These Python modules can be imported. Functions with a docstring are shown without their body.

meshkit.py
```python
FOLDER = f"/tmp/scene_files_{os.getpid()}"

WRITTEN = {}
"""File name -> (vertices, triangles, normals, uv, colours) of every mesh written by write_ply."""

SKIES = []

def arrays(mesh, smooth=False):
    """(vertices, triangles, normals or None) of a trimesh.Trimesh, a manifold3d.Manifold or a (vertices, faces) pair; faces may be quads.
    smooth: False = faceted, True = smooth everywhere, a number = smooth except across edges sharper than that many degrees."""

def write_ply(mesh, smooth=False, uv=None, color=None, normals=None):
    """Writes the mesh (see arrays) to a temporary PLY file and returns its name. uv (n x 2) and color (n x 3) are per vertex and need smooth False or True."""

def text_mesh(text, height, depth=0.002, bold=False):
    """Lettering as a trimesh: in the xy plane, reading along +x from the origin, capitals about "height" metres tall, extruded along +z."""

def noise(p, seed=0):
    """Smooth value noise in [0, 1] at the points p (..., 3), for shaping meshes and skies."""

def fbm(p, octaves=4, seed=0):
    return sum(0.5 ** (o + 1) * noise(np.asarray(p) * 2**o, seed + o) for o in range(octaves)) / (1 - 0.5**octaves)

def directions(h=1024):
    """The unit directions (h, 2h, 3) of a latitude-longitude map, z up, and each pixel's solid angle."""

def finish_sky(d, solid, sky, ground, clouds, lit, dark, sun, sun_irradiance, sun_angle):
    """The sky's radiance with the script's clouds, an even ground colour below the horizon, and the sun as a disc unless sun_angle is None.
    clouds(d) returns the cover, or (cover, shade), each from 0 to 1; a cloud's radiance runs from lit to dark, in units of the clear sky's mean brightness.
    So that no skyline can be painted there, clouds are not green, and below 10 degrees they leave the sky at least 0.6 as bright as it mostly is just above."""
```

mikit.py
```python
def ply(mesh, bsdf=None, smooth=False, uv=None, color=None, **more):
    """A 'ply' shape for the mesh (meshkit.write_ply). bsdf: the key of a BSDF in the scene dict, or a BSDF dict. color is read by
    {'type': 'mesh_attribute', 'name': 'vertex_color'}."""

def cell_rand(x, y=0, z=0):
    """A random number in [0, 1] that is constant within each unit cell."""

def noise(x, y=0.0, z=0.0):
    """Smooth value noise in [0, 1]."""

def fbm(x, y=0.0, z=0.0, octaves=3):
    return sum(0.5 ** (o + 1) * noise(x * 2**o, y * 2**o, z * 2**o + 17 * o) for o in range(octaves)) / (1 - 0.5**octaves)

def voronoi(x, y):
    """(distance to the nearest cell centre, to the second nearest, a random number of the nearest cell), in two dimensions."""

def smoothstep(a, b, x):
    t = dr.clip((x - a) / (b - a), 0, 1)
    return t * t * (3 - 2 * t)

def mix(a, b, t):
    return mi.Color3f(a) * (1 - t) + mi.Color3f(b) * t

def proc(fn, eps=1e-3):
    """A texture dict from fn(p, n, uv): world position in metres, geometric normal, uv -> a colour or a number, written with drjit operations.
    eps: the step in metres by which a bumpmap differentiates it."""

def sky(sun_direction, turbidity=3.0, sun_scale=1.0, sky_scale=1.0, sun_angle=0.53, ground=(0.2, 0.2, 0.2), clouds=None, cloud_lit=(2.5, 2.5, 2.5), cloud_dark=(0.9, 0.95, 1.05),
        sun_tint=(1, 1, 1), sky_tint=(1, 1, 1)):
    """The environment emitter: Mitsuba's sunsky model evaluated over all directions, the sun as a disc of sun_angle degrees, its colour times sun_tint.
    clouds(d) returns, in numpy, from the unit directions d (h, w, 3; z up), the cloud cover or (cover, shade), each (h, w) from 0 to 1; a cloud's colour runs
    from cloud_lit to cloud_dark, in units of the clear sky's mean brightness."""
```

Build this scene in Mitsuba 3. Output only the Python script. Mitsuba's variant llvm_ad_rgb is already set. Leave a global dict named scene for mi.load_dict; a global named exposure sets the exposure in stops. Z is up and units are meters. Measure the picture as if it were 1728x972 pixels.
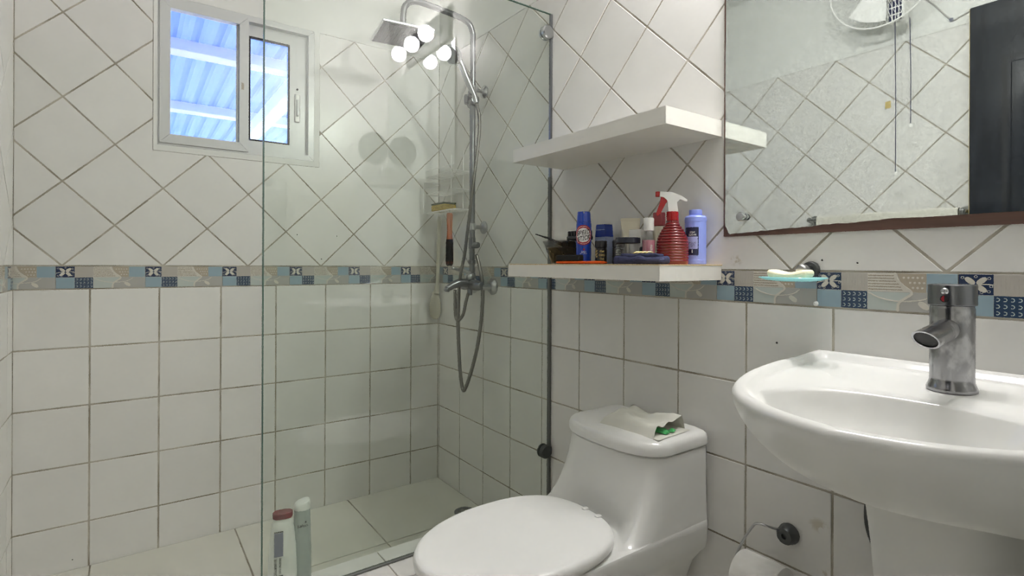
import math, random
import numpy as np, trimesh, drjit as dr, mitsuba as mi
import mikit, meshkit
from mikit import proc, noise, fbm, smoothstep, mix
from shapely.geometry import Polygon, box as sbox
from shapely import affinity
from trimesh.util import concatenate as cat_
T = mi.ScalarTransform4f
rng = random.Random(7)
scene, labels = {}, {}

# ---------------------------------------------------------------- camera, sky, exposure
F_PX, PX, PY = 904.1018, 864.0, 446.3633
YAW, ROLL = 0.6203, 0.0046
EYE = np.array([-1.2367, -2.3500, 1.0454])
fw = np.array([math.sin(YAW), math.cos(YAW), 0.0]); rt = np.array([math.cos(YAW), -math.sin(YAW), 0.0])
up = np.array([0, 0, 1.0]) * math.cos(ROLL) - rt * math.sin(ROLL)
scene['camera'] = {'type': 'perspective', 'fov_axis': 'x', 'fov': math.degrees(2 * math.atan(864.0 / F_PX)), 'near_clip': 0.01, 'far_clip': 100.0,
                   'principal_point_offset_x': 0.0, 'principal_point_offset_y': (486.0 - PY) / 972.0,
                   'to_world': T().look_at(origin=EYE.tolist(), target=(EYE + fw).tolist(), up=up.tolist())}
scene['sky'] = {'sampling_weight': 0.35, **mikit.sky((0.45, 0.62, 0.62), turbidity=3.0, sun_scale=3.2, sky_scale=3.4, ground=(0.45, 0.45, 0.45), sky_tint=(0.92, 1.0, 1.15))}
BULB = 66.0          # radiance of each frosted globe of the vanity light
PASSAGE_FILL = 30.0        # radiance of the fill lamp added in the passage behind the camera
exposure = 1.80

# ---------------------------------------------------------------- materials
def S(r, g, b, k=1.0):
    return [float(k * (((c / 255 + 0.055) / 1.055) ** 2.4 if c > 10 else c / 255 / 12.92)) for c in (r, g, b)]
def rgb(c): return {'type': 'rgb', 'value': [float(x) for x in c]}
def M(name, color=None, rough=0.4, metal=0.0, spec=0.5, tex=None, bump=None, two=True, **kw):
    d = {'type': 'principled', 'base_color': tex if tex is not None else rgb(color), 'roughness': rough, 'metallic': metal, 'specular': spec}
    d.update(kw)
    if bump is not None:
        d = {'type': 'bumpmap', 'arbitrary': bump[0], 'scale': bump[1], 'bsdf': d}
    scene[name] = {'type': 'twosided', 'bsdf': d} if two else d
    return name

def tile_tex(k):
    def fn(p, n, uv):
        a = fbm(p.x * 9 + 3 * k, p.y * 9, p.z * 9, 3)
        b = noise(p.x * 140, p.y * 140, p.z * 140)
        c = mix([0.625 * k, 0.618 * k, 0.597 * k], [0.665 * k, 0.660 * k, 0.642 * k], a * 0.8 + 0.2 * b)
        st = mi.Float(0)          # brown splashes on two tiles of the right wall
        for y, z, r in ((-1.585, 1.058, .022), (-1.785, .475, .026), (-1.80, .37, .03)):
            d = dr.sqrt(dr.square(p.x / 3) + dr.square(p.y - y) + dr.square((p.z - z) * 1.3))
            st = dr.maximum(st, (1 - smoothstep(.3, 1.0, d / r)) * smoothstep(.42, .62, fbm(p.y * 90 + 7, p.z * 90, 2.0, 3)))
        return mix(c, [0.36, 0.31, 0.21], st * 0.55)
    return proc(fn)
M('tile_a', tex=tile_tex(1.0), rough=0.30, spec=0.36)
M('tile_b', tex=tile_tex(0.975), rough=0.33, spec=0.36)
M('tile_c', tex=tile_tex(1.025), rough=0.28, spec=0.36)
TILES = ['tile_a', 'tile_b', 'tile_c']
def grout_fn(p, n, uv):
    a = fbm(p.x * 14, p.y * 14, p.z * 14, 3)
    return mix([0.25, 0.228, 0.185], [0.44, 0.412, 0.355], smoothstep(0.25, 0.75, a))
M('grout', tex=proc(grout_fn), rough=0.9, spec=0.2)
def floor_fn(p, n, uv):
    return mix([0.54, 0.535, 0.48], [0.60, 0.595, 0.545], fbm(p.x * 5, p.y * 5, 1.0, 3))
M('floor_tile', tex=proc(floor_fn), rough=0.3)
def paint_fn(p, n, uv):
    return mix([0.64, 0.645, 0.622], [0.685, 0.69, 0.67], fbm(p.x * 3, p.y * 3, p.z * 3, 3))
M('paint', tex=proc(paint_fn), rough=0.6, spec=0.3)
M('ceramic', [0.65, 0.65, 0.635], rough=0.15, spec=0.55)
M('seat_plastic', [0.72, 0.72, 0.71], rough=0.22)
M('white_plastic', [0.70, 0.70, 0.685], rough=0.3)
M('cream_plastic', S(212, 206, 186), rough=0.4)
M('pvc', [0.53, 0.54, 0.54], rough=0.28)
M('chrome', [0.48, 0.49, 0.50], rough=0.13, metal=1.0)
M('dull_chrome', [0.215, 0.222, 0.235], rough=0.24, metal=1.0)
def faucet_fn(p, n, uv):
    a = fbm(p.x * 60, p.y * 60, p.z * 35, 4)
    return mix([0.30, 0.30, 0.31], [0.52, 0.52, 0.53], smoothstep(0.45, 0.7, a))
def faucet_rough(p, n, uv):
    return 0.2 + 0.25 * smoothstep(0.45, 0.7, fbm(p.x * 60, p.y * 60, p.z * 35, 4))
scene['faucet_metal'] = {'type': 'twosided', 'bsdf': {'type': 'principled', 'base_color': proc(faucet_fn), 'roughness': proc(faucet_rough), 'metallic': 1.0}}
M('hose_metal', [0.19, 0.183, 0.17], rough=0.32, metal=0.9)
M('dark_metal', [0.07, 0.075, 0.075], rough=0.35, metal=0.6)
M('plate_grey', [0.022, 0.023, 0.026], rough=0.6, spec=0.3)
M('matte_plate', [0.03, 0.03, 0.03], rough=0.85, spec=0.15)
M('rubber', [0.015, 0.015, 0.015], rough=0.7)
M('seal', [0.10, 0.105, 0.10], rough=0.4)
M('black_plastic', [0.012, 0.012, 0.014], rough=0.32)
M('shelf_white', [0.62, 0.61, 0.58], rough=0.32)
M('shelf_band', [0.70, 0.685, 0.645], rough=0.3)
M('shelf_core', S(196, 170, 120), rough=0.8)
M('blue_can', S(28, 62, 165), rough=0.2)
M('blue_box', S(34, 58, 140), rough=0.45)
M('pale_blue_box', S(150, 165, 200), rough=0.5)
M('label_red', S(150, 22, 40), rough=0.35)
M('label_black', S(16, 16, 20), rough=0.35)
M('label_white', S(222, 222, 222), rough=0.35)
M('label_gold', S(190, 170, 110), rough=0.4)
M('label_grey', S(105, 108, 125), rough=0.4)
M('label_navy', S(26, 30, 62), rough=0.35)
M('lavender', S(140, 156, 232), rough=0.38)
M('lavender_label', S(160, 165, 215), rough=0.4)
M('red_plastic', S(150, 12, 18), rough=0.25)
M('dusty_red', S(150, 62, 66), rough=0.35)
M('orange_plastic', S(232, 92, 12), rough=0.35)
M('navy_cloth', tex=proc(lambda p, n, uv: mix(S(30, 34, 52), S(66, 68, 98), fbm(p.x * 160, p.y * 160, p.z * 160, 3))), rough=0.85, spec=0.2)
M('navy_lid', S(26, 30, 44), rough=0.3)
M('gold_metal', S(214, 196, 140), rough=0.25, metal=0.8)
M('soap', S(246, 238, 205), rough=0.42)
M('foam', tex=proc(lambda p, n, uv: mix(S(120, 100, 40), S(190, 165, 80), noise(p.x * 260, p.y * 260, p.z * 260))), rough=0.95)
M('scour_pad', S(58, 66, 40), rough=0.95)
M('wood_handle', tex=proc(lambda p, n, uv: mix(S(120, 62, 34), S(172, 100, 62), fbm(p.x * 160, p.y * 160, p.z * 14, 3))), rough=0.5)
M('bristle', S(24, 24, 24), rough=0.9)
M('beige_plastic', S(176, 172, 158), rough=0.5)
M('paper', [0.60, 0.595, 0.54], rough=0.85, spec=0.2)
M('tissue', tex=proc(lambda p, n, uv: mix([0.62, 0.61, 0.58], [0.69, 0.685, 0.66], fbm(p.x * 90, p.y * 90, p.z * 90, 2))), rough=0.95, spec=0.1)
M('cardboard', S(120, 108, 92), rough=0.9)
M('green_foil', S(84, 176, 108), rough=0.25)
M('terry', tex=proc(lambda p, n, uv: mix([0.54, 0.525, 0.465], [0.66, 0.645, 0.585], noise(p.x * 240, p.y * 240, p.z * 240))), rough=0.95, spec=0.1)
M('maroon', S(88, 12, 20), rough=0.35)
M('bottle_white', [0.64, 0.65, 0.63], rough=0.3)
M('bottle_grey', S(150, 158, 156), rough=0.35)
def board_fn(p, n, uv):
    return mix(S(58, 40, 34), S(98, 70, 60), fbm(p.x * 60, p.y * 8, p.z * 90, 3))
M('brown_board', tex=proc(board_fn), rough=0.6)
def door_fn(p, n, uv):
    a = fbm(p.x * 20, p.y * 60, p.z * 6, 4)
    return mix([0.006, 0.007, 0.010], [0.020, 0.024, 0.032], a)
M('door_lacquer', tex=proc(door_fn), rough=0.10, spec=0.3)
M('door_edge', S(168, 150, 100), rough=0.5)
M('grey_disc', S(62, 66, 70), rough=0.4)
M('concrete', [0.68, 0.68, 0.67], rough=0.9)
M('roof_beam', [0.78, 0.87, 0.88], rough=0.5)
scene['mirror_silver'] = {'type': 'conductor', 'material': 'none', 'specular_reflectance': rgb([0.83, 0.885, 0.86])}
scene['screen_glass'] = {'type': 'thindielectric', 'int_ior': 1.55, 'specular_transmittance': rgb([0.90, 0.948, 0.90])}
scene['window_glass'] = {'type': 'thindielectric', 'int_ior': 1.5, 'specular_transmittance': rgb([0.95, 0.97, 0.98])}
M('glass_edge', S(70, 92, 84), rough=0.15)
scene['dish_glass'] = {'type': 'principledthin', 'base_color': rgb([0.55, 0.86, 0.88]), 'roughness': 0.08, 'spec_trans': 0.35, 'diff_trans': 1.0, 'eta': 1.5}
scene['clear_plastic'] = {'type': 'thindielectric', 'int_ior': 1.45, 'specular_transmittance': rgb([0.80, 0.81, 0.80])}
scene['cloudy_plastic'] = {'type': 'thindielectric', 'int_ior': 1.55, 'specular_transmittance': rgb([0.70, 0.71, 0.72])}
scene['smoke_plastic'] = {'type': 'thindielectric', 'int_ior': 1.45, 'specular_transmittance': rgb([0.50, 0.50, 0.50])}
scene['cage_plastic'] = {'type': 'thindielectric', 'int_ior': 1.45, 'specular_transmittance': rgb([0.86, 0.87, 0.86])}
M('red_glass', S(104, 6, 10), rough=0.1, spec=0.7, clearcoat=0.6)
M('pink_liquid', S(200, 130, 150), rough=0.3)
scene['roof_sheet'] = {'type': 'principledthin', 'base_color': rgb(S(120, 156, 236)), 'roughness': 0.5, 'diff_trans': 0.62}
M('listello_base', S(180, 178, 172, 0.86), rough=0.22)
M('l_navy', S(34, 48, 78, 0.86), rough=0.22)
M('l_scallop', S(48, 66, 92, 0.86), rough=0.22)
M('l_blue', S(146, 168, 180, 0.86), rough=0.22)
M('l_pale', S(184, 192, 188, 0.86), rough=0.22)
M('l_beige', S(172, 162, 146, 0.86), rough=0.3)
M('l_cream', S(204, 200, 190, 0.86), rough=0.25)
M('l_line', S(138, 130, 118, 1.1), rough=0.4)
M('l_grey', S(172, 171, 167, 0.86), rough=0.25)
M('l_stripe', S(182, 177, 170, 0.86), rough=0.3)

# ---------------------------------------------------------------- helpers
used = set()
def num(key):
    if key not in used:
        used.add(key); return key
    i = 1
    while f'{key}_{i:03d}' in used: i += 1
    k = f'{key}_{i:03d}'; used.add(k); return k
def tag(key, label=None, cat=None, group=None, kind=None):
    d = {}
    if label: d['label'] = label
    if cat: d['category'] = cat
    if group: d['group'] = group
    if kind: d['kind'] = kind
    labels[key] = d
def thing(name, label, cat, group=None):
    k = num(name); tag(k, label, cat, group); return k
def add(key, mesh, bsdf, smooth=False, W=None, label=None, cat=None, kind=None, **kw):
    """one entry of the scene; mesh may be a ready ply dict (shared)"""
    key = num(key)
    d = dict(mesh) if isinstance(mesh, dict) else mikit.ply(mesh, bsdf, smooth, **kw)
    if W is not None: d['to_world'] = W
    scene[key] = d
    if label or cat or kind: tag(key, label, cat, None, kind)
    return key
def hull(pts): return trimesh.convex.convex_hull(np.asarray(pts, float))
def box(x0, x1, y0, y1, z0, z1, b=0.0):
    x0, x1 = min(x0, x1), max(x0, x1); y0, y1 = min(y0, y1), max(y0, y1); z0, z1 = min(z0, z1), max(z0, z1)
    if b <= 0:
        m = trimesh.creation.box(extents=(x1 - x0, y1 - y0, z1 - z0)); m.apply_translation(((x0 + x1) / 2, (y0 + y1) / 2, (z0 + z1) / 2)); return m
    pts = []
    for sx, x in ((1, x0), (-1, x1)):
        for sy, y in ((1, y0), (-1, y1)):
            for sz, z in ((1, z0), (-1, z1)):
                pts += [(x + sx * b, y + sy * b, z), (x + sx * b, y, z + sz * b), (x, y + sy * b, z + sz * b)]
    return hull(pts)
def rbox(x0, x1, y0, y1, z0, z1, r):
    """rounded box: hull of eight spheres"""
    s = trimesh.creation.icosphere(2, r).vertices
    return hull(np.vstack([s + np.array([x, y, z]) for x in (x0 + r, x1 - r) for y in (y0 + r, y1 - r) for z in (z0 + r, z1 - r)]))
def lathe(profile, n=40, at=(0, 0, 0), axis=(0, 0, 1)):
    m = trimesh.creation.revolve(np.asarray(profile, float), sections=n)
    if m.volume < 0: m.invert()
    if tuple(axis) != (0, 0, 1): m.apply_transform(trimesh.geometry.align_vectors([0, 0, 1], axis))
    m.apply_translation(at); return m
def cyl(r, h, at=(0, 0, 0), axis=(0, 0, 1), n=32, b=0.0):
    b = min(b, r * .6, h * .45) if b else 0
    return lathe([(0, 0), (r - b, 0), (r, b), (r, h - b), (r - b, h), (0, h)] if b else [(0, 0), (r, 0), (r, h), (0, h)], n, at, axis)
def spline(pts, n=60, closed=False):
    p = np.asarray(pts, float)
    if closed: p = np.vstack([p[-1], p, p[0], p[1]])
    else: p = np.vstack([2 * p[0] - p[1], p, 2 * p[-1] - p[-2]])
    k = len(p) - 3; out = []
    for t in np.linspace(0, k, n, endpoint=not closed):
        i = min(int(t), k - 1); u = t - i; a, b, c, d = p[i:i + 4]
        out.append(0.5 * (2 * b + (c - a) * u + (2 * a - 5 * b + 4 * c - d) * u * u + (3 * b - a - 3 * c + d) * u ** 3))
    return np.array(out)
def tube(pts, r, sides=12, closed=False):
    p = np.asarray(pts, float); n = len(p)
    r = np.broadcast_to(np.asarray(r, float), (n,))
    t = np.roll(p, -1, 0) - np.roll(p, 1, 0)
    if not closed: t[0] = p[1] - p[0]; t[-1] = p[-1] - p[-2]
    t /= np.linalg.norm(t, axis=1, keepdims=True) + 1e-12
    a = np.cross(t[0], [0, 0, 1.0] if abs(t[0][2]) < .9 else [1.0, 0, 0]); a /= np.linalg.norm(a)
    rows = []
    ang = np.arange(sides) * 2 * np.pi / sides
    for i in range(n):
        a = a - t[i] * (a @ t[i]); a /= np.linalg.norm(a) + 1e-12
        b = np.cross(t[i], a)
        rows.append(p[i] + r[i] * (np.cos(ang)[:, None] * a + np.sin(ang)[:, None] * b))
    return loft(rows, closed_path=closed)
def loft(rows, closed_path=False, caps=True):
    rows = [np.asarray(q, float) for q in rows]; k = len(rows[0]); n = len(rows)
    v = np.vstack(rows); f = []
    m = n if closed_path else n - 1
    j = np.arange(k); j2 = (j + 1) % k
    for i in range(m):
        a, b = i * k, ((i + 1) % n) * k
        f.append(np.stack([a + j, a + j2, b + j2], 1)); f.append(np.stack([a + j, b + j2, b + j], 1))
    if not closed_path and caps:
        for i, flip in ((0, True), (n - 1, False)):
            c = len(v); v = np.vstack([v, rows[i].mean(0)]); a = i * k
            q = np.stack([a + j, a + j2, np.full(k, c)], 1)
            f.append(q[:, ::-1] if flip else q)
    mesh = trimesh.Trimesh(v, np.vstack(f), process=False)
    if mesh.volume < 0: mesh.invert()
    return mesh
def extr(poly, h, z=0.0):
    ms = [trimesh.creation.extrude_polygon(g, h, engine='earcut') for g in (poly.geoms if hasattr(poly, 'geoms') else [poly])]
    m = cat_(ms); m.apply_translation((0, 0, z)); return m
def mat(*cols):
    A = np.eye(4)
    for i, c in enumerate(cols): A[:3, i] = c
    return A
def tf(mesh, A):
    m = mesh.copy(); m.apply_transform(A); return m
def TW(A): return T(np.asarray(A, float).tolist())
def trans(x, y, z): return trimesh.transformations.translation_matrix((x, y, z))
def rotz(a): return trimesh.transformations.rotation_matrix(a, (0, 0, 1))
def rot(a, ax, pt=None): return trimesh.transformations.rotation_matrix(a, ax, pt)
def wrap(mesh, c, R, az, z0, step=0.004):
    """bend a flat mesh (x right, y up, z out) round an upright cylinder, so that its origin faces azimuth az"""
    v, f = trimesh.remesh.subdivide_to_size(mesh.vertices, mesh.faces, step)
    a = az + v[:, 0] / R; q = R + v[:, 2]
    return trimesh.Trimesh(np.stack([c[0] + q * np.cos(a), c[1] + q * np.sin(a), z0 + v[:, 1]], 1), f, process=False)
def text(s, h, depth=0.0004, bold=False, center=True):
    m = meshkit.text_mesh(s, h, depth, bold)
    if center: m.apply_translation((-(m.bounds[0][0] + m.bounds[1][0]) / 2, -h / 2, 0))
    return m
def az_to(x, y): return math.atan2(EYE[1] - y, EYE[0] - x)

# ---------------------------------------------------------------- room shell
XL, YR, ZC = -1.545, -2.35, 2.50         # left wall, rear wall, ceiling
ZB0, ZB1, ZT = 0.9555, 1.0335, 2.031      # listello bottom, top; top of the tiles
PITCH, GAP = 0.2, 0.0052
W = {'back': mat((1, 0, 0), (0, 0, 1), (0, -1, 0)), 'right': mat((0, -1, 0), (0, 0, 1), (-1, 0, 0)),
     'left': mat((0, 1, 0), (0, 0, 1), (1, 0, 0)), 'rear': mat((-1, 0, 0), (0, 0, 1), (0, 1, 0)),
     'floor': mat((1, 0, 0), (0, 1, 0), (0, 0, 1))}
W['left'][0, 3] = XL; W['rear'][1, 3] = YR
WIN = (-1.168, -0.577, 1.457, 2.042)      # window opening in the back wall
DOOR = (0.86, 1.50, 2.09)                 # doorway in the rear wall: s = -x from, to, height
spans = {'back': (XL, 0.0), 'right': (0.0, -YR), 'left': (YR, 0.0), 'rear': (0.0, -XL)}
def slab(name, poly, bsdf, wall, thick):
    m = extr(poly, thick, -thick)
    return add(name, tf(m, W[wall]), bsdf, kind='structure')
slab('wall_back', sbox(XL - .12, 0, .12, ZC).difference(sbox(WIN[0], WIN[2], WIN[1], WIN[3])), 'grout', 'back', 0.12)
slab('wall_right', sbox(-.12, 0, -YR + .12, ZC), 'grout', 'right', 0.12)
slab('wall_left', sbox(YR - .12, 0, .12, ZC), 'grout', 'left', 0.12)
slab('wall_rear', sbox(-.12, 0, -XL + .12, ZC).difference(sbox(DOOR[0], -.1, DOOR[1], DOOR[2])), 'paint', 'rear', 0.12)
add('ceiling', box(XL - .12, .12, YR - .12, .12, ZC, ZC + .1), 'paint', kind='structure')
add('floor', box(XL - .12, .12, YR - .12, .12, -.1, -.0022), 'grout', kind='structure')
# the passage behind the doorway (keeps daylight out; the camera stands in the doorway)
add('wall_passage', cat_([box(-1.75, -1.65, -4.2, YR - .12, -.1, ZC), box(.2, .3, -4.2, YR - .12, -.1, ZC), box(-1.75, .3, -4.3, -4.2, -.1, ZC)]), 'paint', kind='structure')
add('ceiling_passage', box(-1.75, .3, -4.3, YR - .12, ZC, ZC + .1), 'paint', kind='structure')
add('floor_passage', box(-1.75, .3, -4.3, YR - .12, -.1, 0), 'floor_tile', kind='structure')

pl = thing('added_fill_lamp', 'added fill lamp on the passage ceiling, unseen, brightening the left of the room', 'lamp')  # unseen lamp, added to fill the lower left walls through the doorway
add(pl + '__base', cyl(.17, .02, (-.92, -3.3, ZC - .021), n=40, b=.004), 'white_plastic', smooth=40)
add(pl + '__rim', lathe([(.148, 0), (.156, 0), (.156, -.03), (.148, -.03), (.148, 0)], 40, (-.92, -3.3, ZC - .0215)), 'chrome', smooth=40)
scene[num(pl + '__diffuser')] = {'type': 'disk', 'to_world': T().translate([-.92, -3.3, ZC - .045]).rotate([1, 0, 0], 180).scale(.147), 'bsdf': {'type': 'ref', 'id': 'white_plastic'}, 'emitter': {'type': 'area', 'radiance': rgb([PASSAGE_FILL, PASSAGE_FILL * .945, PASSAGE_FILL * .90]), 'sampling_weight': 0.6}}

# tiles
def tile_mesh(poly, h=0.0018, c=0.0009):
    p = np.array(poly.exterior.coords)[:-1]
    if not poly.exterior.is_ccw: p = p[::-1]
    n = len(p)
    convex = abs(poly.convex_hull.area - poly.area) < 1e-7
    lens = np.linalg.norm(np.roll(p, -1, 0) - p, axis=1)
    if not convex or lens.min() < 0.004 or poly.buffer(-0.004).is_empty:
        return extr(poly, h + .003, -.003)
    nr = np.roll(p, -1, 0) - p; nr = np.stack([-nr[:, 1], nr[:, 0]], 1) / lens[:, None]      # inward
    q = np.empty_like(p)
    for i in range(n):
        a, b = nr[i - 1], nr[i]; q[i] = p[i] + c * (a + b) / (1 + a @ b)
    rows = [np.c_[p, np.full(n, -.003)], np.c_[p, np.full(n, h - c * .7)], np.c_[q, np.full(n, h)]]
    v = np.vstack(rows); f = []
    for r in range(2):
        for i in range(n):
            j = (i + 1) % n; a, b = r * n, (r + 1) * n
            f += [(a + i, a + j, b + j), (a + i, b + j, b + i)]
    f += [(2 * n, 2 * n + i, 2 * n + i + 1) for i in range(1, n - 1)]
    return trimesh.Trimesh(v, f, process=False)
FULL = {}
def lay(wall, polys, lip=0.0006, tilt=0.0025, mats=TILES, name='tile', holder=None):
    """each tile polygon (wall's own coordinates) is a part of the wall; whole tiles share one mesh"""
    A = W[wall]
    for poly, kind in polys:
        if poly.area < 6e-5: continue
        b = mats[rng.randrange(len(mats))]
        c = poly.centroid
        B = trans(c.x, c.y, rng.uniform(-lip, lip)) @ rot(rng.uniform(-tilt, tilt), (1, 0, 0)) @ rot(rng.uniform(-tilt, tilt), (0, 1, 0))
        if kind:
            if (kind, b) not in FULL: FULL[kind, b] = mikit.ply(tile_mesh(affinity.translate(poly, -c.x, -c.y)), b)
            m = FULL[kind, b]
        else:
            m = mikit.ply(tile_mesh(affinity.translate(poly, -c.x, -c.y)), b)
        add(f'{holder or "wall_" + wall}__{name}', m, b, W=TW(A @ B))
def clip(poly, region, kind):
    out = []
    g = poly.intersection(region)
    if g.is_empty: return out
    whole = abs(g.area - poly.area) < 1e-9
    for q in (g.geoms if hasattr(g, 'geoms') else [g]):
        if q.geom_type == 'Polygon': out.append((q.simplify(1e-6), kind if whole else None))
    return out
def square_field(wall, s_off, region):
    s0, s1 = spans[wall]; out = []; g = (PITCH - GAP) / 2
    for i in range(int(math.floor((s0 - s_off) / PITCH)) - 1, int((s1 - s_off) / PITCH) + 2):
        for j in range(6):
            cx, cz = s_off + (i + .5) * PITCH, ZB0 - (j + .5) * PITCH
            out += clip(sbox(cx - g, cz - g, cx + g, cz + g), region, 'square')
    lay(wall, out)
def diamond_field(wall, s_off, region):
    """lattice of tiles on their corners; corners at s_off + k*D on the border's top edge"""
    s0, s1 = spans[wall]; D = 0.2847; h = D / 2 - GAP / math.sqrt(2); out = []
    for i in range(int((s0 - s_off) / D * 2) - 3, int((s1 - s_off) / D * 2) + 4):
        for j in range(-1, 9):
            if (i + j) % 2 == 0: continue
            cx, cz = s_off + i * D / 2, 1.0345 + j * D / 2
            out += clip(Polygon([(cx - h, cz), (cx, cz - h), (cx + h, cz), (cx, cz + h)]), region, 'diamond')
    lay(wall, out)
g2 = GAP / 2
winhole = sbox(WIN[0] - .001, WIN[2] - .001, WIN[1] + .001, 3)
square_field('back', -0.1467, sbox(XL + g2, 0, -g2 - .002, ZB0 - g2))
diamond_field('back', -0.2825, sbox(XL + g2, ZB1 + g2, -g2 - .002, ZT).difference(winhole))
square_field('right', 0.2129, sbox(g2, 0, -YR - g2, ZB0 - g2))
diamond_field('right', 1.155, sbox(g2, ZB1 + g2, -YR - g2, ZT))
square_field('left', -0.09, sbox(YR + g2, 0, -g2 - .002, ZB0 - g2))
diamond_field('left', -1.0135, sbox(YR + g2, ZB1 + g2, -g2 - .002, ZT))
# floor tiles, 45 cm
fl = []
for i in range(-5, 1):
    for j in range(-7, 1):
        x0, y0 = -0.448 + 0.4475 * i, -0.448 * 1.0 + 0.45 * j
        fl += clip(sbox(x0 + g2, y0 + g2 + .45 - .45, x0 + .4475 - g2, y0 + .45 - g2), sbox(XL + .004, YR, -.004, -.004).difference(sbox(XL, -.95, 0, -.775)), None)
x0 = -0.448
for j in range(-7, 1):
    y0 = -0.448 + 0.45 * j
    fl += clip(sbox(x0 + .4475 + g2, y0 + g2, 0, y0 + .45 - g2), sbox(XL + .004, YR, -.004, -.004).difference(sbox(XL, -.95, 0, -.775)), None)
lay('floor', fl, lip=0.0, tilt=0.0, mats=['floor_tile'], name='tile', holder='floor')

# painted wall above the tiles
for w in ('back', 'right', 'left'):
    s0, s1 = spans[w]
    reg = sbox(s0, ZT + .0015, s1, ZC)
    if w == 'back': reg = reg.difference(sbox(WIN[0], WIN[2], WIN[1], WIN[3]))
    add(f'wall_{w}__painted_band', tf(extr(reg, .004, -.002), W[w]), 'paint', label='white painted wall above the tiles')

# listello: one moulded border tile (24.7 x 8 cm), laid all round
LP, LH = 0.2475, ZB1 - ZB0
def petal(cx, cy, a, l=.0175, w=.0046):
    t = np.linspace(0, math.pi, 9)
    q = [(l * (1 - math.cos(u)) / 2, w * math.sin(u) ** .8) for u in t] + [(l * (1 - math.cos(u)) / 2, -w * math.sin(u) ** .8) for u in t[::-1][1:-1]]
    return affinity.translate(affinity.rotate(Polygon(q), a, origin=(0, 0)), cx, cy)
def ring2(cx, cy, r, w, a0=0, a1=360):
    from shapely.geometry import LineString
    return LineString([(cx + r * math.cos(math.radians(a)), cy + r * math.sin(math.radians(a))) for a in np.linspace(a0, a1, 9)]).buffer(w / 2, quad_segs=2)
def stroke(pts, w, n=24):
    from shapely.geometry import LineString
    return LineString(spline([(*p, 0) for p in pts], n)[:, :2]).buffer(w / 2, quad_segs=3)
H2 = LH / 2
bt = 0.0018
def cell(s0, s1, t0, t1, h=.0005): return extr(sbox(s0, t0, s1, t1), h, bt)
P_ = {}
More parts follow.
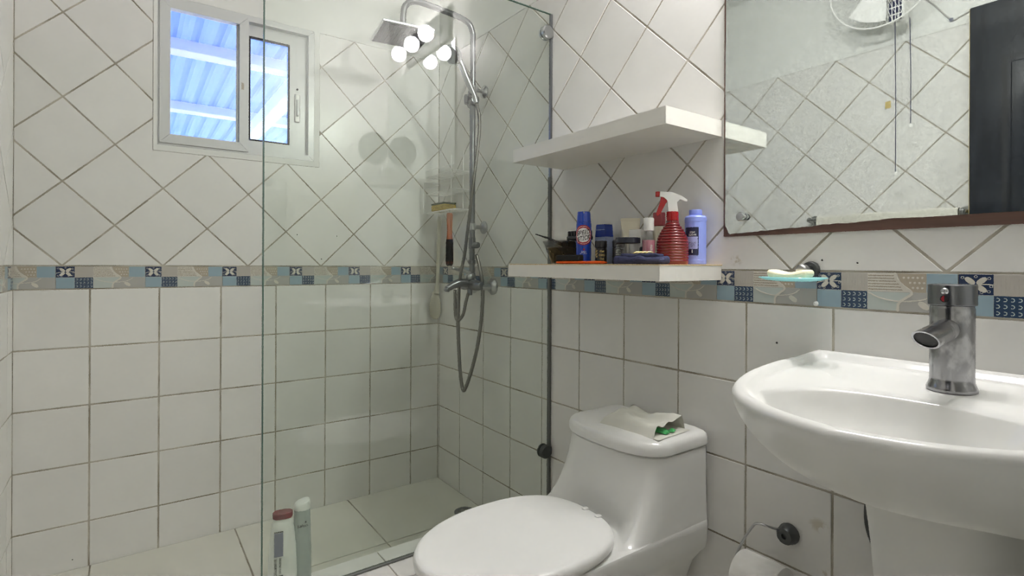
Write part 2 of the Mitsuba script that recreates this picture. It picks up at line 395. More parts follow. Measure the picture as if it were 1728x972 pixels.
P_['base'] = (tile_mesh(sbox(0.0004, .0015, LP - .0004, LH - .0015), bt), 'listello_base')
P_['flower_square'] = (cell(.0006, .0492, H2 + .0006, LH - .002), 'l_navy')
c_ = (.0249, H2 * 1.5 - .001)
fl_ = [extr(petal(c_[0] + .002 * math.cos(math.radians(a)), c_[1] + .002 * math.sin(math.radians(a)), a), .0007, bt + .0004) for a in (40, 140, 220, 320)]
fl_ += [extr(ring2(x, y, .0022, .0008), .0004, bt + .0004) for x, y in ((.006, H2 + .006), (.0155, H2 + .0045), (.033, H2 + .005), (.043, H2 + .0065), (.006, LH - .008), (.0435, LH - .009), (.025, LH - .006), (.046, H2 + .016))]
fl_ += [extr(stroke([(.001, c_[1] - .004), (.01, c_[1] - .001), (.02, c_[1])], .0018, 8), .0006, bt + .0004), extr(stroke([(.03, c_[1]), (.04, c_[1] + .001), (.049, c_[1])], .0018, 8), .0006, bt + .0004)]
P_['flower'] = (cat_(fl_), 'l_cream')
P_['blue_square'] = (cell(.0006, .0492, .002, H2 - .0004), 'l_blue')
P_['striped_square'] = (cat_([cell(.0496, .0988, H2 + .0004, LH - .002, .0004)] + [cell(s, s + .003, H2 + .001, LH - .0025, .0009) for s in np.arange(.051, .0965, .0056)]), 'l_stripe')
P_['scallop_square'] = (cell(.0498, .0988, .002, H2 - .0004), 'l_scallop')
P_['scallops'] = (cat_([extr(ring2(.0545 + .0097 * i, .0085 + .0118 * j, .0029, .0013, -115, 105), .0004, bt + .0004) for i in range(5) for j in range(3)]), 'l_pale')
P_['lined_field'] = (extr(Polygon([(.0994, H2 + .0004), (.176, H2 + .0004), (.156, H2 + .021), (.149, LH - .002), (.0994, LH - .002)]), .0004, bt), 'l_cream')
P_['lines'] = (cat_([cell(.1005, .147 + .0028 * (5 - k) if k < 5 else .146, H2 + .0035 + .0056 * k, H2 + .0052 + .0056 * k, .0008) for k in range(6)]), 'l_line')
P_['pale_square'] = (extr(Polygon([(.0994, .002), (.152, .002), (.155, .019), (.174, H2 - .0006), (.0994, H2 - .0006)]), .0004, bt), 'l_pale')
P_['dotted_field'] = (extr(Polygon([(.151, LH - .002), (.158, H2 + .02), (.178, H2 + .0004), (.1992, H2 + .0004), (.1992, LH - .002)]), .0004, bt), 'l_beige')
P_['dots'] = (cat_([cyl(.0021, .0008, (.163 + .0075 * i + .003 * (j % 2), H2 + .009 + .0098 * j, bt + .0003), n=8) for i in range(5) for j in range(3) if .163 + .0075 * i > .174 - .0012 * j * 9]), 'l_cream')
P_['sky_square'] = (cell(.1998, LP - .0008, H2 + .0004, LH - .002), 'l_blue')
P_['grey_field'] = (extr(Polygon([(.154, .002), (.156, .018), (.178, H2 - .0006), (LP - .0008, H2 - .0006), (LP - .0008, .002)]), .0004, bt), 'l_grey')
P_['vine'] = (cat_([extr(stroke(q, w, 20), .0011, bt + .0003) for q, w in (([(.1485, LH - .003), (.150, H2 + .026), (.162, H2 + .012), (.1765, H2 - .001), (.165, H2 - .012), (.1545, .017), (.153, .003)], .0046), ([(.1, H2 - .002), (.12, .027), (.145, .0215), (.168, .0215), (.195, .026), (.21, H2 - .003)], .0021))]
                   + [extr(petal(.187, .021, -38, .021, .0055), .0011, bt + .0003)]), 'l_cream')
PD = {k: (mikit.ply(m, b), b) for k, (m, b) in P_.items()}
def border(wall, first):
    s0, s1 = spans[wall]
    s = first
    while s > s0: s -= LP
    while s < s1:
        reg = (max(s, s0 + .001), min(s + LP, s1 - .003))
        if reg[1] - reg[0] > .01:
            k = num(f'wall_{wall}__border_tile')
            cut = reg[1] - reg[0] < LP - 1e-4
            for part, (d, b) in PD.items():
                A = W[wall] @ trans(s, ZB0, 0)
                if cut:
                    m = P_[part][0].copy()
                    for x, sg in ((reg[0] - s, 1), (reg[1] - s, -1)):
                        if len(m.faces): m = m.slice_plane([x, 0, 0], [sg, 0, 0])
                    if not len(m.faces): continue
                    dd = mikit.ply(m, b)
                else: dd = d
                if part == 'base': scene[k] = {**dd, 'to_world': TW(A)}
                else: add(f'{k}__{part}', dd, b, W=TW(A))
            if not k in scene: scene[k] = {**PD['base'][0], 'to_world': TW(W[wall] @ trans(s, ZB0, 0))}
        s += LP
border('back', -1.437)
border('right', 0.047)
border('left', -2.32)

# dark specks, holes and a plug in the tiles
for w, s, z, r in (('back', -.665, 1.166, .0022), ('back', -.50, 1.166, .0022), ('back', -.565, 1.065, .0025), ('right', 1.79, 1.058, .002), ('right', 1.86, 1.052, .0018), ('right', 1.69, .865, .0022), ('back', -1.39, .035, .002)):
    add(f'wall_{w}__screw_hole', tf(cyl(r, .0012, (s, z, .0014), n=10), W[w]), 'rubber')
add('wall_right__wall_plug', tf(lathe([(0, 0), (.0055, 0), (.005, .004), (.002, .006), (0, .006)], 14, (1.778, .962, .0018)), W['right']), 'white_plastic', smooth=40, label='small white wall plug below the border')

# ---------------------------------------------------------------- window
wx0, wx1, wz0, wz1 = WIN
def ringm(x0, x1, z0, z1, w, y0, y1, b=.002, wb=None):
    """four mitred frame members in the plane of the back wall"""
    out = []
    wl = w
    for q in ([(x0, z0), (x1, z0), (x1 - w, z0 + w), (x0 + w, z0 + w)], [(x1, z0), (x1, z1), (x1 - w, z1 - w), (x1 - w, z0 + w)],
              [(x1, z1), (x0, z1), (x0 + w, z1 - w), (x1 - w, z1 - w)], [(x0, z1), (x0, z0), (x0 + w, z0 + w), (x0 + w, z1 - w)]):
        p = Polygon(q).buffer(-.0004, join_style=2)
        m = extr(p, abs(y1 - y0)); A = mat((1, 0, 0), (0, 0, 1), (0, -1, 0)); A[1, 3] = max(y0, y1)
        out.append(tf(m, A))
    return out
add('window_1', cat_([box(wx0, wx0 + .012, -.006, .115, wz0, wz1), box(wx1 - .022, wx1, -.004, .115, wz0, wz1), box(wx0, wx1, -.004, .115, wz1 - .010, wz1), box(wx0, wx1, -.004, .115, wz0, wz0 + .022)]), 'paint', kind='structure', label='white sliding window high in the back wall')
FX0, FX1, FZ0, FZ1 = wx0 + .012, wx1 - .022, wz0 + .022, wz1 - .010
for m in ringm(FX0, FX1, FZ0, FZ1, .024, -.004, .075): add('window_1__frame', m, 'pvc')
# left sash (in front) and right sash (behind)
SL = (-1.150, -0.853, 1.487, 2.020)
sl = num('window_1__sash')
scene[sl] = mikit.ply(cat_(ringm(*SL, .034, -.012, .014)), 'pvc')
add(sl + '__pane', cat_([box(SL[0] + .03, SL[1] - .03, .0, .001, SL[2] + .03, SL[3] - .03)]), 'window_glass')
add(sl + '__gasket', cat_([box(SL[1] - .043, SL[1] - .033, .004, .012, SL[2] + .034, SL[3] - .034)]), 'seal', label='dark edge of the meeting stile')
SR = (-0.868, -0.614, 1.497, 2.010)
sr = num('window_1__sash')
scene[sr] = mikit.ply(cat_(ringm(*SR, .022, .022, .046) + [box(SR[1] - .08, SR[1] - .02, .022, .046, SR[2], SR[3]), box(SR[0], SR[1], .022, .046, SR[2], SR[2] + .045), box(SR[0], SR[1], .022, .046, SR[3] - .05, SR[3])]), 'pvc')
gx0, gx1, gz0, gz1 = SR[0] + .02, SR[1] - .078, SR[2] + .044, SR[3] - .049
add(sr + '__pane', box(gx0 - .005, gx1 + .005, .034, .035, gz0 - .005, gz1 + .005), 'window_glass')
for m in ringm(gx0, gx1, gz0, gz1, .006, .020, .034): add(sr + '__gasket', m, 'rubber', label='black glazing seal')
lx = SR[1] - .048
lk = add(sr + '__latch', rbox(lx - .011, lx + .011, .012, .023, 1.64, 1.76, .005), 'white_plastic', smooth=40, label='white slide latch')
add(lk + '__lever', rbox(lx - .005, lx + .004, .004, .016, 1.665, 1.735, .003), 'pvc', smooth=40)
add(sr + '__screw', cat_([cyl(.004, .004, (lx, .022, z), (0, -1, 0), n=12) for z in (1.78, 1.645)]), 'rubber')

add(sl + '__stain', box(-.880, -.871, -.0124, -.0118, 1.730, 1.757), 'l_beige', label='small brownish tape mark on the sash')

# patio roof outside
pr_ = thing('patio_roof', 'blue translucent corrugated patio roof on white beams seen through the window', 'roof')
xs = np.linspace(-3.2, 1.8, 241); ys = np.array([.18, 4.6])
zr = lambda y: 2.285 - .02 * y
g = np.array([[x, y, zr(y) + .012 * math.sin(x * 2 * math.pi / .105)] for y in ys for x in xs])
ii = np.arange(len(xs) - 1)
fs = np.stack([ii, ii + 1, ii + 1 + len(xs), ii + len(xs)], 1)
add(pr_ + '__corrugated_sheet', (g, fs), 'roof_sheet', label='light blue corrugated plastic sheet')
for y in (1.03, 2.25, 4.3): add(pr_ + '__purlin', box(-3.2, 1.8, y, y + .115, 2.212 - .02 * y, 2.272 - .02 * y, .004), 'roof_beam')
for x in (-.465, 1.6, -3.1): add(pr_ + '__rafter', box(x, x + .095, .2, 4.5, 2.07, 2.165, .004), 'roof_beam')
for x in (-3.1, 1.6): add(pr_ + '__post', box(x, x + .1, 4.35, 4.45, -.1, 2.0), 'roof_beam')
add('ground', box(-15, 15, .13, 25, -.3, -.1), 'concrete', label='pale concrete ground outside the window', kind='structure')

# ---------------------------------------------------------------- shower screen, curb, drain
GY, GX0, GZ0, GZ1 = -0.862, -0.958, 0.171, 1.944
sc = thing('shower_screen', 'tall fixed glass shower screen standing on the tiled curb', 'shower screen')
v = np.array([[GX0, GY, GZ0], [-.004, GY, GZ0], [-.004, GY, GZ1], [GX0, GY, GZ1]])
add(sc + '__pane', (v, [[0, 1, 2, 3]]), 'screen_glass', label='clear greenish glass pane')
add(sc + '__edge', cat_([box(GX0 - .0015, GX0 + .0015, GY - .004, GY + .004, GZ0, GZ1), box(GX0, -.004, GY - .004, GY + .004, GZ1 - .001, GZ1 + .001)]), 'glass_edge', label='dark green glass edge')
add(sc + '__seal', box(GX0, -.004, GY - .006, GY + .006, .1655, GZ0 + .0015, .001), 'seal', label='dark sealing strip under the glass')
add(sc + '__wall_channel', box(-.011, -.002, GY - .005, GY + .005, 1.36, GZ1, .001), 'dull_chrome', label='thin metal channel at the wall')
add(sc + '__channel_painted_dark', box(-.013, -.002, GY - .006, GY + .006, .1655, 1.3595, .001), 'seal', label='lower part of the metal wall channel, its dark reflections painted in')  # same metal channel lower down; its dark reflections are put into the colour
for z, b in ((1.872, 'chrome'), (.381, 'dark_metal')):
    add(sc + '__clamp', cat_([cyl(.024, .020, (-.030, GY - .018, z), (0, 1, 0), n=32, b=.004), box(-.03, -.002, GY - .012, GY + .008, z - .014, z + .014, .002), cyl(.024, .008, (-.030, GY + .004, z), (0, 1, 0), n=32, b=.002)]), b, smooth=40)
cb = thing('shower_curb', 'low white tiled curb across the floor under the glass screen', 'curb')
add(cb + '__core', box(XL + .001, -.001, -.948, -.782, -.002, .1625), 'grout', label='grout bed')
for a, b in ((XL + .003, -1.073), (-1.070, -.6185), (-.6155, -.168), (-.165, -.004)):
    add(cb + '__tile', box(a, b, -.951, -.779, .160, .1655, .0012), 'tile_a')
    add(cb + '__tile', box(a, b, -.9515, -.947, .0, .159, .001), 'tile_b')
    add(cb + '__tile', box(a, b, -.783, -.7785, .0, .159, .001), 'tile_b')
dn = thing('floor_drain', 'round dull metal drain in the shower floor near the corner', 'drain')
add(dn + '__rim', lathe([(.030, 0), (.045, .0), (.045, .003), (.030, .003), (.030, 0)], 36, (-.082, -.40, .0005)), 'dull_chrome', smooth=40)
add(dn + '__grate', cat_([box(-.082 - .03, -.082 + .03, -.40 + d - .0025, -.40 + d + .0025, .0005, .002) for d in np.arange(-.024, .025, .008)]), 'dark_metal')

# ---------------------------------------------------------------- shower column
PXp, PYp = -0.062, -0.415
sh = thing('rain_shower', 'chrome shower column with square overhead head and bath mixer on the right wall', 'shower')
riser = spline([(PXp, PYp, 1.0), (PXp, PYp, 1.3), (PXp, PYp, 1.7), (PXp, PYp, 1.98), (-.064, PYp, 2.02), (-.078, PYp, 2.05), (-.105, PYp, 2.064), (-.15, PYp, 2.071), (-.24, PYp, 2.077), (-.31, PYp, 2.079), (-.345, PYp, 2.070), (-.368, PYp, 2.048), (-.377, PYp, 2.015), (-.378, PYp, 1.95)], 110)
add(sh + '__riser_pipe', tube(riser, .0118, 18), 'dull_chrome', smooth=True)
hd = num(sh + '__shower_head')
A = trans(-.38, -.412, 1.93) @ rotz(math.radians(-8))
scene[hd] = mikit.ply(tf(cat_([box(-.1, .1, -.1, .1, -.004, .008, .003), cyl(.016, .02, (0, 0, .006), n=24, b=.003)]), A), 'chrome')
add(hd + '__nozzle_plate', tf(box(-.094, .094, -.094, .094, -.006, -.0035), A), 'plate_grey', label='dark grey nozzle plate')
add(hd + '__nozzles', tf(cat_([cyl(.0022, .003, (x, y, -.0085), n=6) for x in np.linspace(-.084, .084, 12) for y in np.linspace(-.084, .084, 12)]), A), 'plate_grey', kind='stuff', label='rows of small spray nozzles')
for z in (1.203, 1.782):
    br = add(sh + '__bracket', cat_([cyl(.0085, .062, (-.062, PYp, z), (1, 0, 0), n=18), cyl(.016, .03, (PXp, PYp, z - .015), n=24, b=.003)]), 'chrome', smooth=40)
    add(br + '__flange', lathe([(0, 0), (.027, 0), (.027, .006), (.019, .013), (.010, .017), (0, .017)], 28, (-.0005, PYp, z), (-1, 0, 0)), 'chrome', smooth=40)
add(sh + '__coupling', cat_([cyl(.0145, .05, (PXp, PYp, 1.11), n=24, b=.004), cyl(.013, .036, (PXp, PYp - .012, 1.125), (0, -1, 0), n=20, b=.004)]), 'dull_chrome', smooth=40)
add(sh + '__lower_nut', cyl(.0155, .02, (PXp, PYp, 1.045), n=24, b=.003), 'dull_chrome', smooth=40)
# slider with the hand shower holder
add(sh + '__slider', cat_([cyl(.0195, .09, (PXp + .02, PYp + .045, 1.730), (-.35, -.9, .0), n=24, b=.006), cyl(.014, .05, (PXp, PYp, 1.745), (-.6, -.75, .25), n=20, b=.004), cyl(.013, .04, (PXp - .01, PYp + .03, 1.765), (0, 0, -1), n=20, b=.004)]), 'dull_chrome', smooth=40)
# mixer
mx = num(sh + '__mixer')
scene[mx] = mikit.ply(cat_([tube(spline([(-.066, -.50, .957), (-.068, -.46, .958), (-.07, -.415, .962), (-.068, -.37, .958), (-.066, -.33, .957)], 30), [.015, .0165, .017, .019, .020, .021] + [.022] * 18 + [.021, .020, .019, .017, .0165, .015], 20),
                            tube(spline([(-.07, -.415, .962), (-.115, -.412, .968), (-.15, -.41, .958), (-.178, -.409, .944)], 24), np.linspace(.020, .0125, 24), 18), cyl(.0125, .014, (-.176, -.409, .947), (-.3, 0, -1), n=20, b=.002)]), 'dull_chrome', True)
for y in (-.49, -.34):
    add(mx + '__flange', lathe([(0, 0), (.033, 0), (.034, .008), (.026, .018), (.014, .022), (.012, .06), (0, .06)], 30, (-.0005, y, .953), (-1, 0, 0)), 'chrome', smooth=40)
add(mx + '__lever', cat_([cyl(.022, .03, (-.07, -.415, .978), n=28, b=.008), tube(spline([(-.07, -.415, 1.006), (-.10, -.41, 1.018), (-.15, -.405, 1.03)], 14), np.linspace(.010, .006, 14), 14)]), 'chrome', smooth=True)
add(mx + '__outlet', cyl(.011, .03, (-.072, -.415, .915), n=20, b=.003), 'dull_chrome', smooth=40)
add(sh + '__feed_hose', tube(spline([(PXp + .004, PYp - .03, 1.085), (-.055, -.462, 1.04), (-.052, -.478, .985), (-.05, -.482, .93), (-.055, -.486, .86), (-.06, -.482, .79), (-.07, -.468, .69), (-.085, -.45, .6), (-.098, -.43, .535), (-.10, -.415, .519), (-.10, -.40, .54), (-.10, -.385, .6), (-.10, -.375, .68), (-.10, -.366, .785), (-.10, -.366, .86)], 120), .0075, 12), 'hose_metal', smooth=True, label='dull grey hanging hose loop')
add(sh + '__link_hose', tube(spline([(-.115, -.366, .935), (-.105, -.35, .88), (-.10, -.342, .84), (-.10, -.352, .812), (-.10, -.372, .808), (-.095, -.40, .835), (-.09, -.413, .885), (-.08, -.417, .925)], 60), .0068, 12), 'hose_metal', smooth=True)
# hand shower hanging in the holder
hs = thing('hand_shower', 'chrome hand shower with a long curved handle in its holder on the riser pipe', 'hand shower')
hpt = spline([(-.168, -.44, 1.897), (-.152, -.442, 1.888), (-.135, -.444, 1.862), (-.115, -.446, 1.82), (-.088, -.449, 1.768), (-.073, -.452, 1.735), (-.068, -.454, 1.712)], 40)
add(hs + '__handle', tube(hpt, np.interp(np.linspace(0, 1, 40), [0, .15, .4, .8, 1], [.018, .0165, .0145, .0125, .0105]), 18), 'chrome', smooth=True)
hdir = np.array([-.62, -.25, -.50]); hdir /= np.linalg.norm(hdir)
add(hs + '__head', lathe([(0, 0), (.018, .002), (.036, .012), (.041, .024), (.040, .030), (.036, .032), (0, .032)], 36, np.array([-.160, -.440, 1.905]), hdir), 'chrome', smooth=40)
add(hs + '__spray_face', lathe([(0, 0), (.034, 0), (.033, .003), (.010, .004), (0, .004)], 30, np.array([-.160, -.440, 1.905]) + hdir * .0315, hdir), 'grey_disc', smooth=40)
hose = spline([(-.068, -.454, 1.712), (-.07, -.478, 1.66), (-.075, -.49, 1.60), (-.082, -.492, 1.535), (-.09, -.49, 1.464), (-.1, -.484, 1.372), (-.105, -.472, 1.277), (-.108, -.455, 1.182), (-.112, -.438, 1.085), (-.117, -.418, 1.011), (-.115, -.40, .95), (-.105, -.378, .90), (-.1, -.368, .86)], 420)
hose_r = .0066 + .0009 * np.sin(np.arange(420) * 2.2)
add(hs + '__hose', tube(hose, hose_r, 10), 'hose_metal', smooth=True, label='ribbed metal hose')

# corner caddy, sponge and brushes
cd = thing('shower_caddy', 'thin white wire shelf rack hanging behind the shower pipe', 'shower rack')
wr = .0022
for z in (1.452, 1.372, 1.285):
    loop = [(-.100, -.055, z), (-.100, -.33, z), (-.012, -.33, z), (-.012, -.055, z)]
    ring = []
    for i in range(4):
        a, b = np.array(loop[i]), np.array(loop[(i + 1) % 4]); ring += [a + (b - a) * t for t in np.linspace(.06, .94, 8)]
    tr = add(cd + '__tray', cat_([tube(ring, wr, 8, True)] + [tube([(x, -.055, z), (x, -.33, z)], wr * .8, 6) for x in (-.034, -.056, -.078)]), 'white_plastic', smooth=True)
    if z > 1.3 and z < 1.46:
        add(cd + '__rim_wire', tube([(-.100, -.055, z + .028), (-.100, -.33, z + .028)], wr * .7, 6), 'white_plastic', smooth=True)
add(cd + '__back_wires', cat_([tube(spline([(-.010, y, 1.56), (-.010, y, 1.45), (-.010, y, 1.28)], 6), wr, 8) for y in (-.14, -.25)]), 'white_plastic', smooth=True)
add(cd + '__side_loop', tube(spline([(-.10, -.04, 1.285), (-.10, -.036, 1.36), (-.10, -.036, 1.425), (-.092, -.036, 1.434), (-.06, -.036, 1.436), (-.015, -.036, 1.436)], 40), wr, 8), 'white_plastic', smooth=True)
sp = thing('sponge', 'yellow brown sponge lying on the lowest tier of the wire rack', 'sponge')
add(sp + '__foam', rbox(-.092, -.025, -.215, -.095, 1.2885, 1.318, .006), 'foam', smooth=40)
add(sp + '__scour_pad', rbox(-.092, -.025, -.215, -.095, 1.3185, 1.326, .003), 'scour_pad', smooth=40)
bx, by = -.085, -.262
wb = thing('hanging_brush', 'wooden handled brush with black bristles hanging below the wire rack', 'brush')
add(wb + '__handle', loft([[(bx + w * math.cos(a), by + .008 * math.sin(a), z) for a in np.linspace(0, 2 * math.pi, 20, endpoint=False)] for z, w in ((1.272, .010), (1.266, .0155), (1.24, .0145), (1.20, .012), (1.17, .0135), (1.155, .0155))]), 'wood_handle', smooth=50)
add(wb + '__bristles', loft([[(bx + w * math.cos(a), by + .011 * math.sin(a), z) for a in np.linspace(0, 2 * math.pi, 20, endpoint=False)] for z, w in ((1.155, .0155), (1.14, .0175), (1.06, .0185), (1.045, .017), (1.038, .011))]), 'bristle', smooth=50)
add(wb + '__hook', tube(spline([(bx, by, 1.268), (bx, by + .002, 1.282), (bx - .012, by, 1.290), (bx - .016, by, 1.284)], 14), .0016, 8), 'dull_chrome', smooth=True)
bb = thing('back_brush', 'long beige plastic bath brush hanging in the shower corner', 'bath brush')
hp = spline([(-.022, -.045, 1.275), (-.022, -.043, 1.2), (-.024, -.04, 1.08), (-.026, -.038, .97), (-.032, -.036, .90)], 40)
add(bb + '__handle', tube(hp, np.interp(np.linspace(0, 1, 40), [0, .06, .3, .8, 1], [.006, .0105, .0085, .0085, .015]), 14), 'beige_plastic', smooth=True)
add(bb + '__head', loft([[(-.034 + w * math.cos(a), -.030 + .014 * math.sin(a), z) for a in np.linspace(0, 2 * math.pi, 24, endpoint=False)] for z, w in ((.915, .010), (.895, .018), (.86, .028), (.83, .0305), (.80, .027), (.785, .017), (.78, .006))]), 'beige_plastic', smooth=60)
add(bb + '__loop', tube(spline([(-.022, -.044, 1.27), (-.026, -.044, 1.285), (-.022, -.044, 1.295), (-.018, -.044, 1.285)], 16, True), .0012, 6, True), 'white_plastic', smooth=True)

# bottles on the curb behind the glass
def oval_bottle(x, y, z0, rows, rx, ry, az, n=28, cap=True):
    """rows: (height, width factor, depth factor)"""
    A = trans(x, y, z0) @ rotz(az)
    return tf(loft([[(rx * a * math.copysign(abs(math.cos(t)) ** .8, math.cos(t)), ry * b * math.copysign(abs(math.sin(t)) ** .8, math.sin(t)), h) for t in np.linspace(0, 2 * math.pi, n, endpoint=False)] for h, a, b in rows]), A)
ang = math.atan2(EYE[1] + .81, EYE[0] + .885) + math.pi / 2
wbt = thing('shampoo_bottle', 'white shampoo bottle with a dark red cap and printed label on the shower curb', 'bottle')
x_, y_ = -.897, -.815
add(wbt + '__body', oval_bottle(x_, y_, .1655, [(0, .9, .9), (.004, 1, 1), (.05, 1.02, 1), (.12, .93, .95), (.165, .80, .85), (.185, .70, .75), (.196, .62, .65)], .036, .020, ang), 'bottle_white', smooth=40)
add(wbt + '__cap', oval_bottle(x_, y_, .1655 + .1955, [(0, .78, .85), (.003, .82, .9), (.0125, .82, .9), (.0145, .76, .82)], .031, .020, ang), 'maroon', smooth=40)
lab = lambda m, d=.0208: tf(tf(m, mat((1, 0, 0), (0, 0, 1), (0, -1, 0))), trans(x_, y_, .1655) @ rotz(ang + 0) @ trans(0, -d, 0))
add(wbt + '__label', lab(extr(sbox(-.0205, .100, .0015, .163), .0006)), 'label_grey', label='grey printed panel')
def vtext(s, h, x, y):
    m = text(s, h, .0005, center=False); m.apply_transform(rotz(-math.pi / 2)); m.apply_translation((x, y, 0)); return m
for m in (vtext('SHAMPOO', .0068, -.0205, .096), vtext('RENEW 400', .0052, -.0085, .096)): add(wbt + '__print', lab(m), 'label_black', label='dark lettering')
for q in (sbox(-.0205, .045, .0015, .050), sbox(-.0205, .1645, .0015, .1665)): add(wbt + '__bar', lab(extr(q, .0005)), 'label_black')
gbt = thing('conditioner_bottle', 'slim grey green bottle with slanted top beside the white shampoo bottle', 'bottle')
x_, y_ = -.846, -.812
body = oval_bottle(x_, y_, .1655, [(0, .92, .92), (.004, 1, 1), (.10, .98, .98), (.195, .86, .9), (.205, .84, .88)], .0245, .022, ang)
add(gbt + '__body', body, 'bottle_grey', smooth=40)
capm = oval_bottle(x_, y_, .1655, [(.2052, .86, .9), (.214, .86, .9), (.222, .84, .86), (.226, .70, .7)], .0245, .022, ang)
vv = capm.vertices; k_ = (vv[:, 0] - x_) / .024; vv[:, 2] += np.where(vv[:, 2] > .1655 + .212, .006 * k_, 0)
add(gbt + '__cap', capm, 'bottle_white', smooth=40)
add(gbt + '__dot', cat_([tf(cyl(.0022, .0008, (0, 0, 0), n=10), trans(x_ + .004, y_ - .0216, .1655 + .175) @ rot(math.pi / 2, (1, 0, 0)))]), 'label_black')
add(gbt + '__print', cat_([tf(tf(text('salon', .008, .0006), mat((1, 0, 0), (0, 0, 1), (0, -1, 0))), trans(x_ - .004, y_ - .0216, .1655 + .166) @ rotz(-.2))]), 'label_black')

# ---------------------------------------------------------------- shelves
def shelf(name, label, y0, y1, d, z0, z1):
    t = thing(name, label, 'shelf')
    add(t + '__board', box(-d + .002, -.0022, y0 + .002, y1 - .0, z0, z1 - .0008), 'shelf_white')
    add(t + '__front_band', box(-d, -d + .0018, y0, y1, z0, z1), 'shelf_band')
    add(t + '__end_band', box(-d + .002, -.0022, y0, y0 + .0018, z0, z1), 'shelf_band')
    return t
ZS = 1.0475
lsh = shelf('wall_shelf', 'lower white floating shelf crowded with bottles, above the toilet', -1.545, -.595 - .347, .245, 1.008, ZS)
add(lsh + '__worn_edge', box(-.2465, -.002, -1.5465, -.95, ZS - .0022, ZS - .0004), 'shelf_core', label='yellowed chipboard edge')
ush = shelf('wall_shelf', 'upper white floating shelf with nothing on it, beside the mirror', -1.545, -.938, .225, 1.375, 1.4165)

# things on the lower shelf
Z = ZS
t = thing('tint_bowl', 'smoky clear plastic mixing bowl with dark tools at the left end of the shelf', 'bowl')
bc = (-.125, -1.066)
bm = lathe([(.030, .0), (.034, .002), (.062, .070), (.064, .071), (.0635, .073), (.060, .0715), (.032, .004), (.0, .004)], 40, (bc[0], bc[1], Z))
add(t + '__shell', bm, 'smoke_plastic', smooth=40)
add(t + '__residue', lathe([(0, .0045), (.032, .0045), (.054, .050), (.050, .052), (.03, .020), (0, .014)], 32, (bc[0] + .002, bc[1] - .003, Z)), 'black_plastic', smooth=60, label='dark dried dye inside')
t = thing('tint_brush', 'dark pointed tint brush leaning out of the smoky bowl', 'brush')
add(t + '__handle', tube([(-.150, -.962, Z + .098), (-.135, -1.01, Z + .083), (-.12, -1.06, Z + .062), (-.115, -1.085, Z + .050)], [.0018, .0035, .0055, .006], 10), 'black_plastic', smooth=True)
add(t + '__head', rbox(-.135, -.100, -1.105, -1.075, Z + .040, Z + .072, .005), 'navy_lid', smooth=40)
t = thing('hair_comb', 'black ridged plastic comb lying across the smoky bowl', 'comb')
add(t + '__back', rbox(-.118, -.088, -1.168, -1.076, Z + .0735, Z + .088, .005), 'black_plastic', smooth=40)
for i in range(7): add(t + '__tooth', rbox(-.116, -.090, -1.166 + .0128 * i, -1.157 + .0128 * i, Z + .086, Z + .103, .003), 'black_plastic', smooth=40)
# blue deodorant can
cc = (-.165, -1.207); R = .0215; az = az_to(*cc)
t = thing('spray_can', 'blue spray can with a round red and white emblem on the shelf', 'spray can')
add(t + '__body', lathe([(0, 0), (R - .001, 0), (R, .002), (R, .118), (R - .0005, .120), (0, .120)], 40, (*cc, Z)), 'blue_can', smooth=40)
add(t + '__cap', lathe([(0, .1205), (R - .0006, .1205), (R - .0012, .125), (.0185, .148), (.0172, .151), (.0150, .1515), (.0120, .150), (0, .150)], 40, (*cc, Z)), 'blue_can', smooth=40)
add(t + '__spray_hole', tf(cyl(.0022, .002, n=12), trans(cc[0] + .0172 * math.cos(az), cc[1] + .0172 * math.sin(az), Z + .1475) @ rot(az, (0, 0, 1)) @ rot(math.pi / 2, (0, 1, 0))), 'dull_chrome')
def disc(r, h, r0=0):
    from shapely.geometry import Point
    p = Point(0, 0).buffer(r, quad_segs=10)
    return extr(p.difference(Point(0, 0).buffer(r0, quad_segs=10)) if r0 else p, h)
az -= .06
zc = Z + .083
em = add(t + '__emblem', wrap(disc(.0290, .0004), cc, R, az, zc), 'label_red', label='round emblem')
add(em + '__ring', wrap(disc(.0255, .0007, .0245), cc, R, az, zc), 'label_white')
add(em + '__disc', wrap(disc(.0205, .0007), cc, R, az, zc), 'label_white')
def slant(m, dx=.18, rise=.14):
    v = m.vertices; v[:, 0] += dx * v[:, 1]; v[:, 1] += rise * v[:, 0]; return m
a1 = slant(text('SPEED', .0118, .0003, True)); a2 = slant(text('STICK', .0124, .0003, True))
for a, wd in ((a1, .0395), (a2, .037)): a.vertices[:, 0] *= wd / np.ptp(a.vertices[:, 0])
a1.apply_translation((0, .0078, .0009)); a2.apply_translation((.001, -.0080, .0009))
add(em + '__upper_word', wrap(a1, cc, R, az, zc, .006), 'label_black', label='black capitals SPEED')
add(em + '__lower_word', wrap(a2, cc, R, az, zc, .006), 'label_black', label='black capitals STICK')
lt = [text('24H', .0050, .0003, True), text('ANTITRANSPIRANTE', .0016, .0003)]
lt[0].apply_translation((0, -.048, .0003)); lt[1].apply_translation((0, -.053, .0003))
add(t + '__small_print', cat_([wrap(m, cc, R, az + .05, zc, .006) for m in lt]), 'label_white', label='small white print')
add(t + '__red_mark', wrap(extr(Polygon([(-.003, -.0435), (.004, -.0435), (.003, -.0385), (-.001, -.0375)]), .0004), cc, R, az + .05, zc), 'label_red')
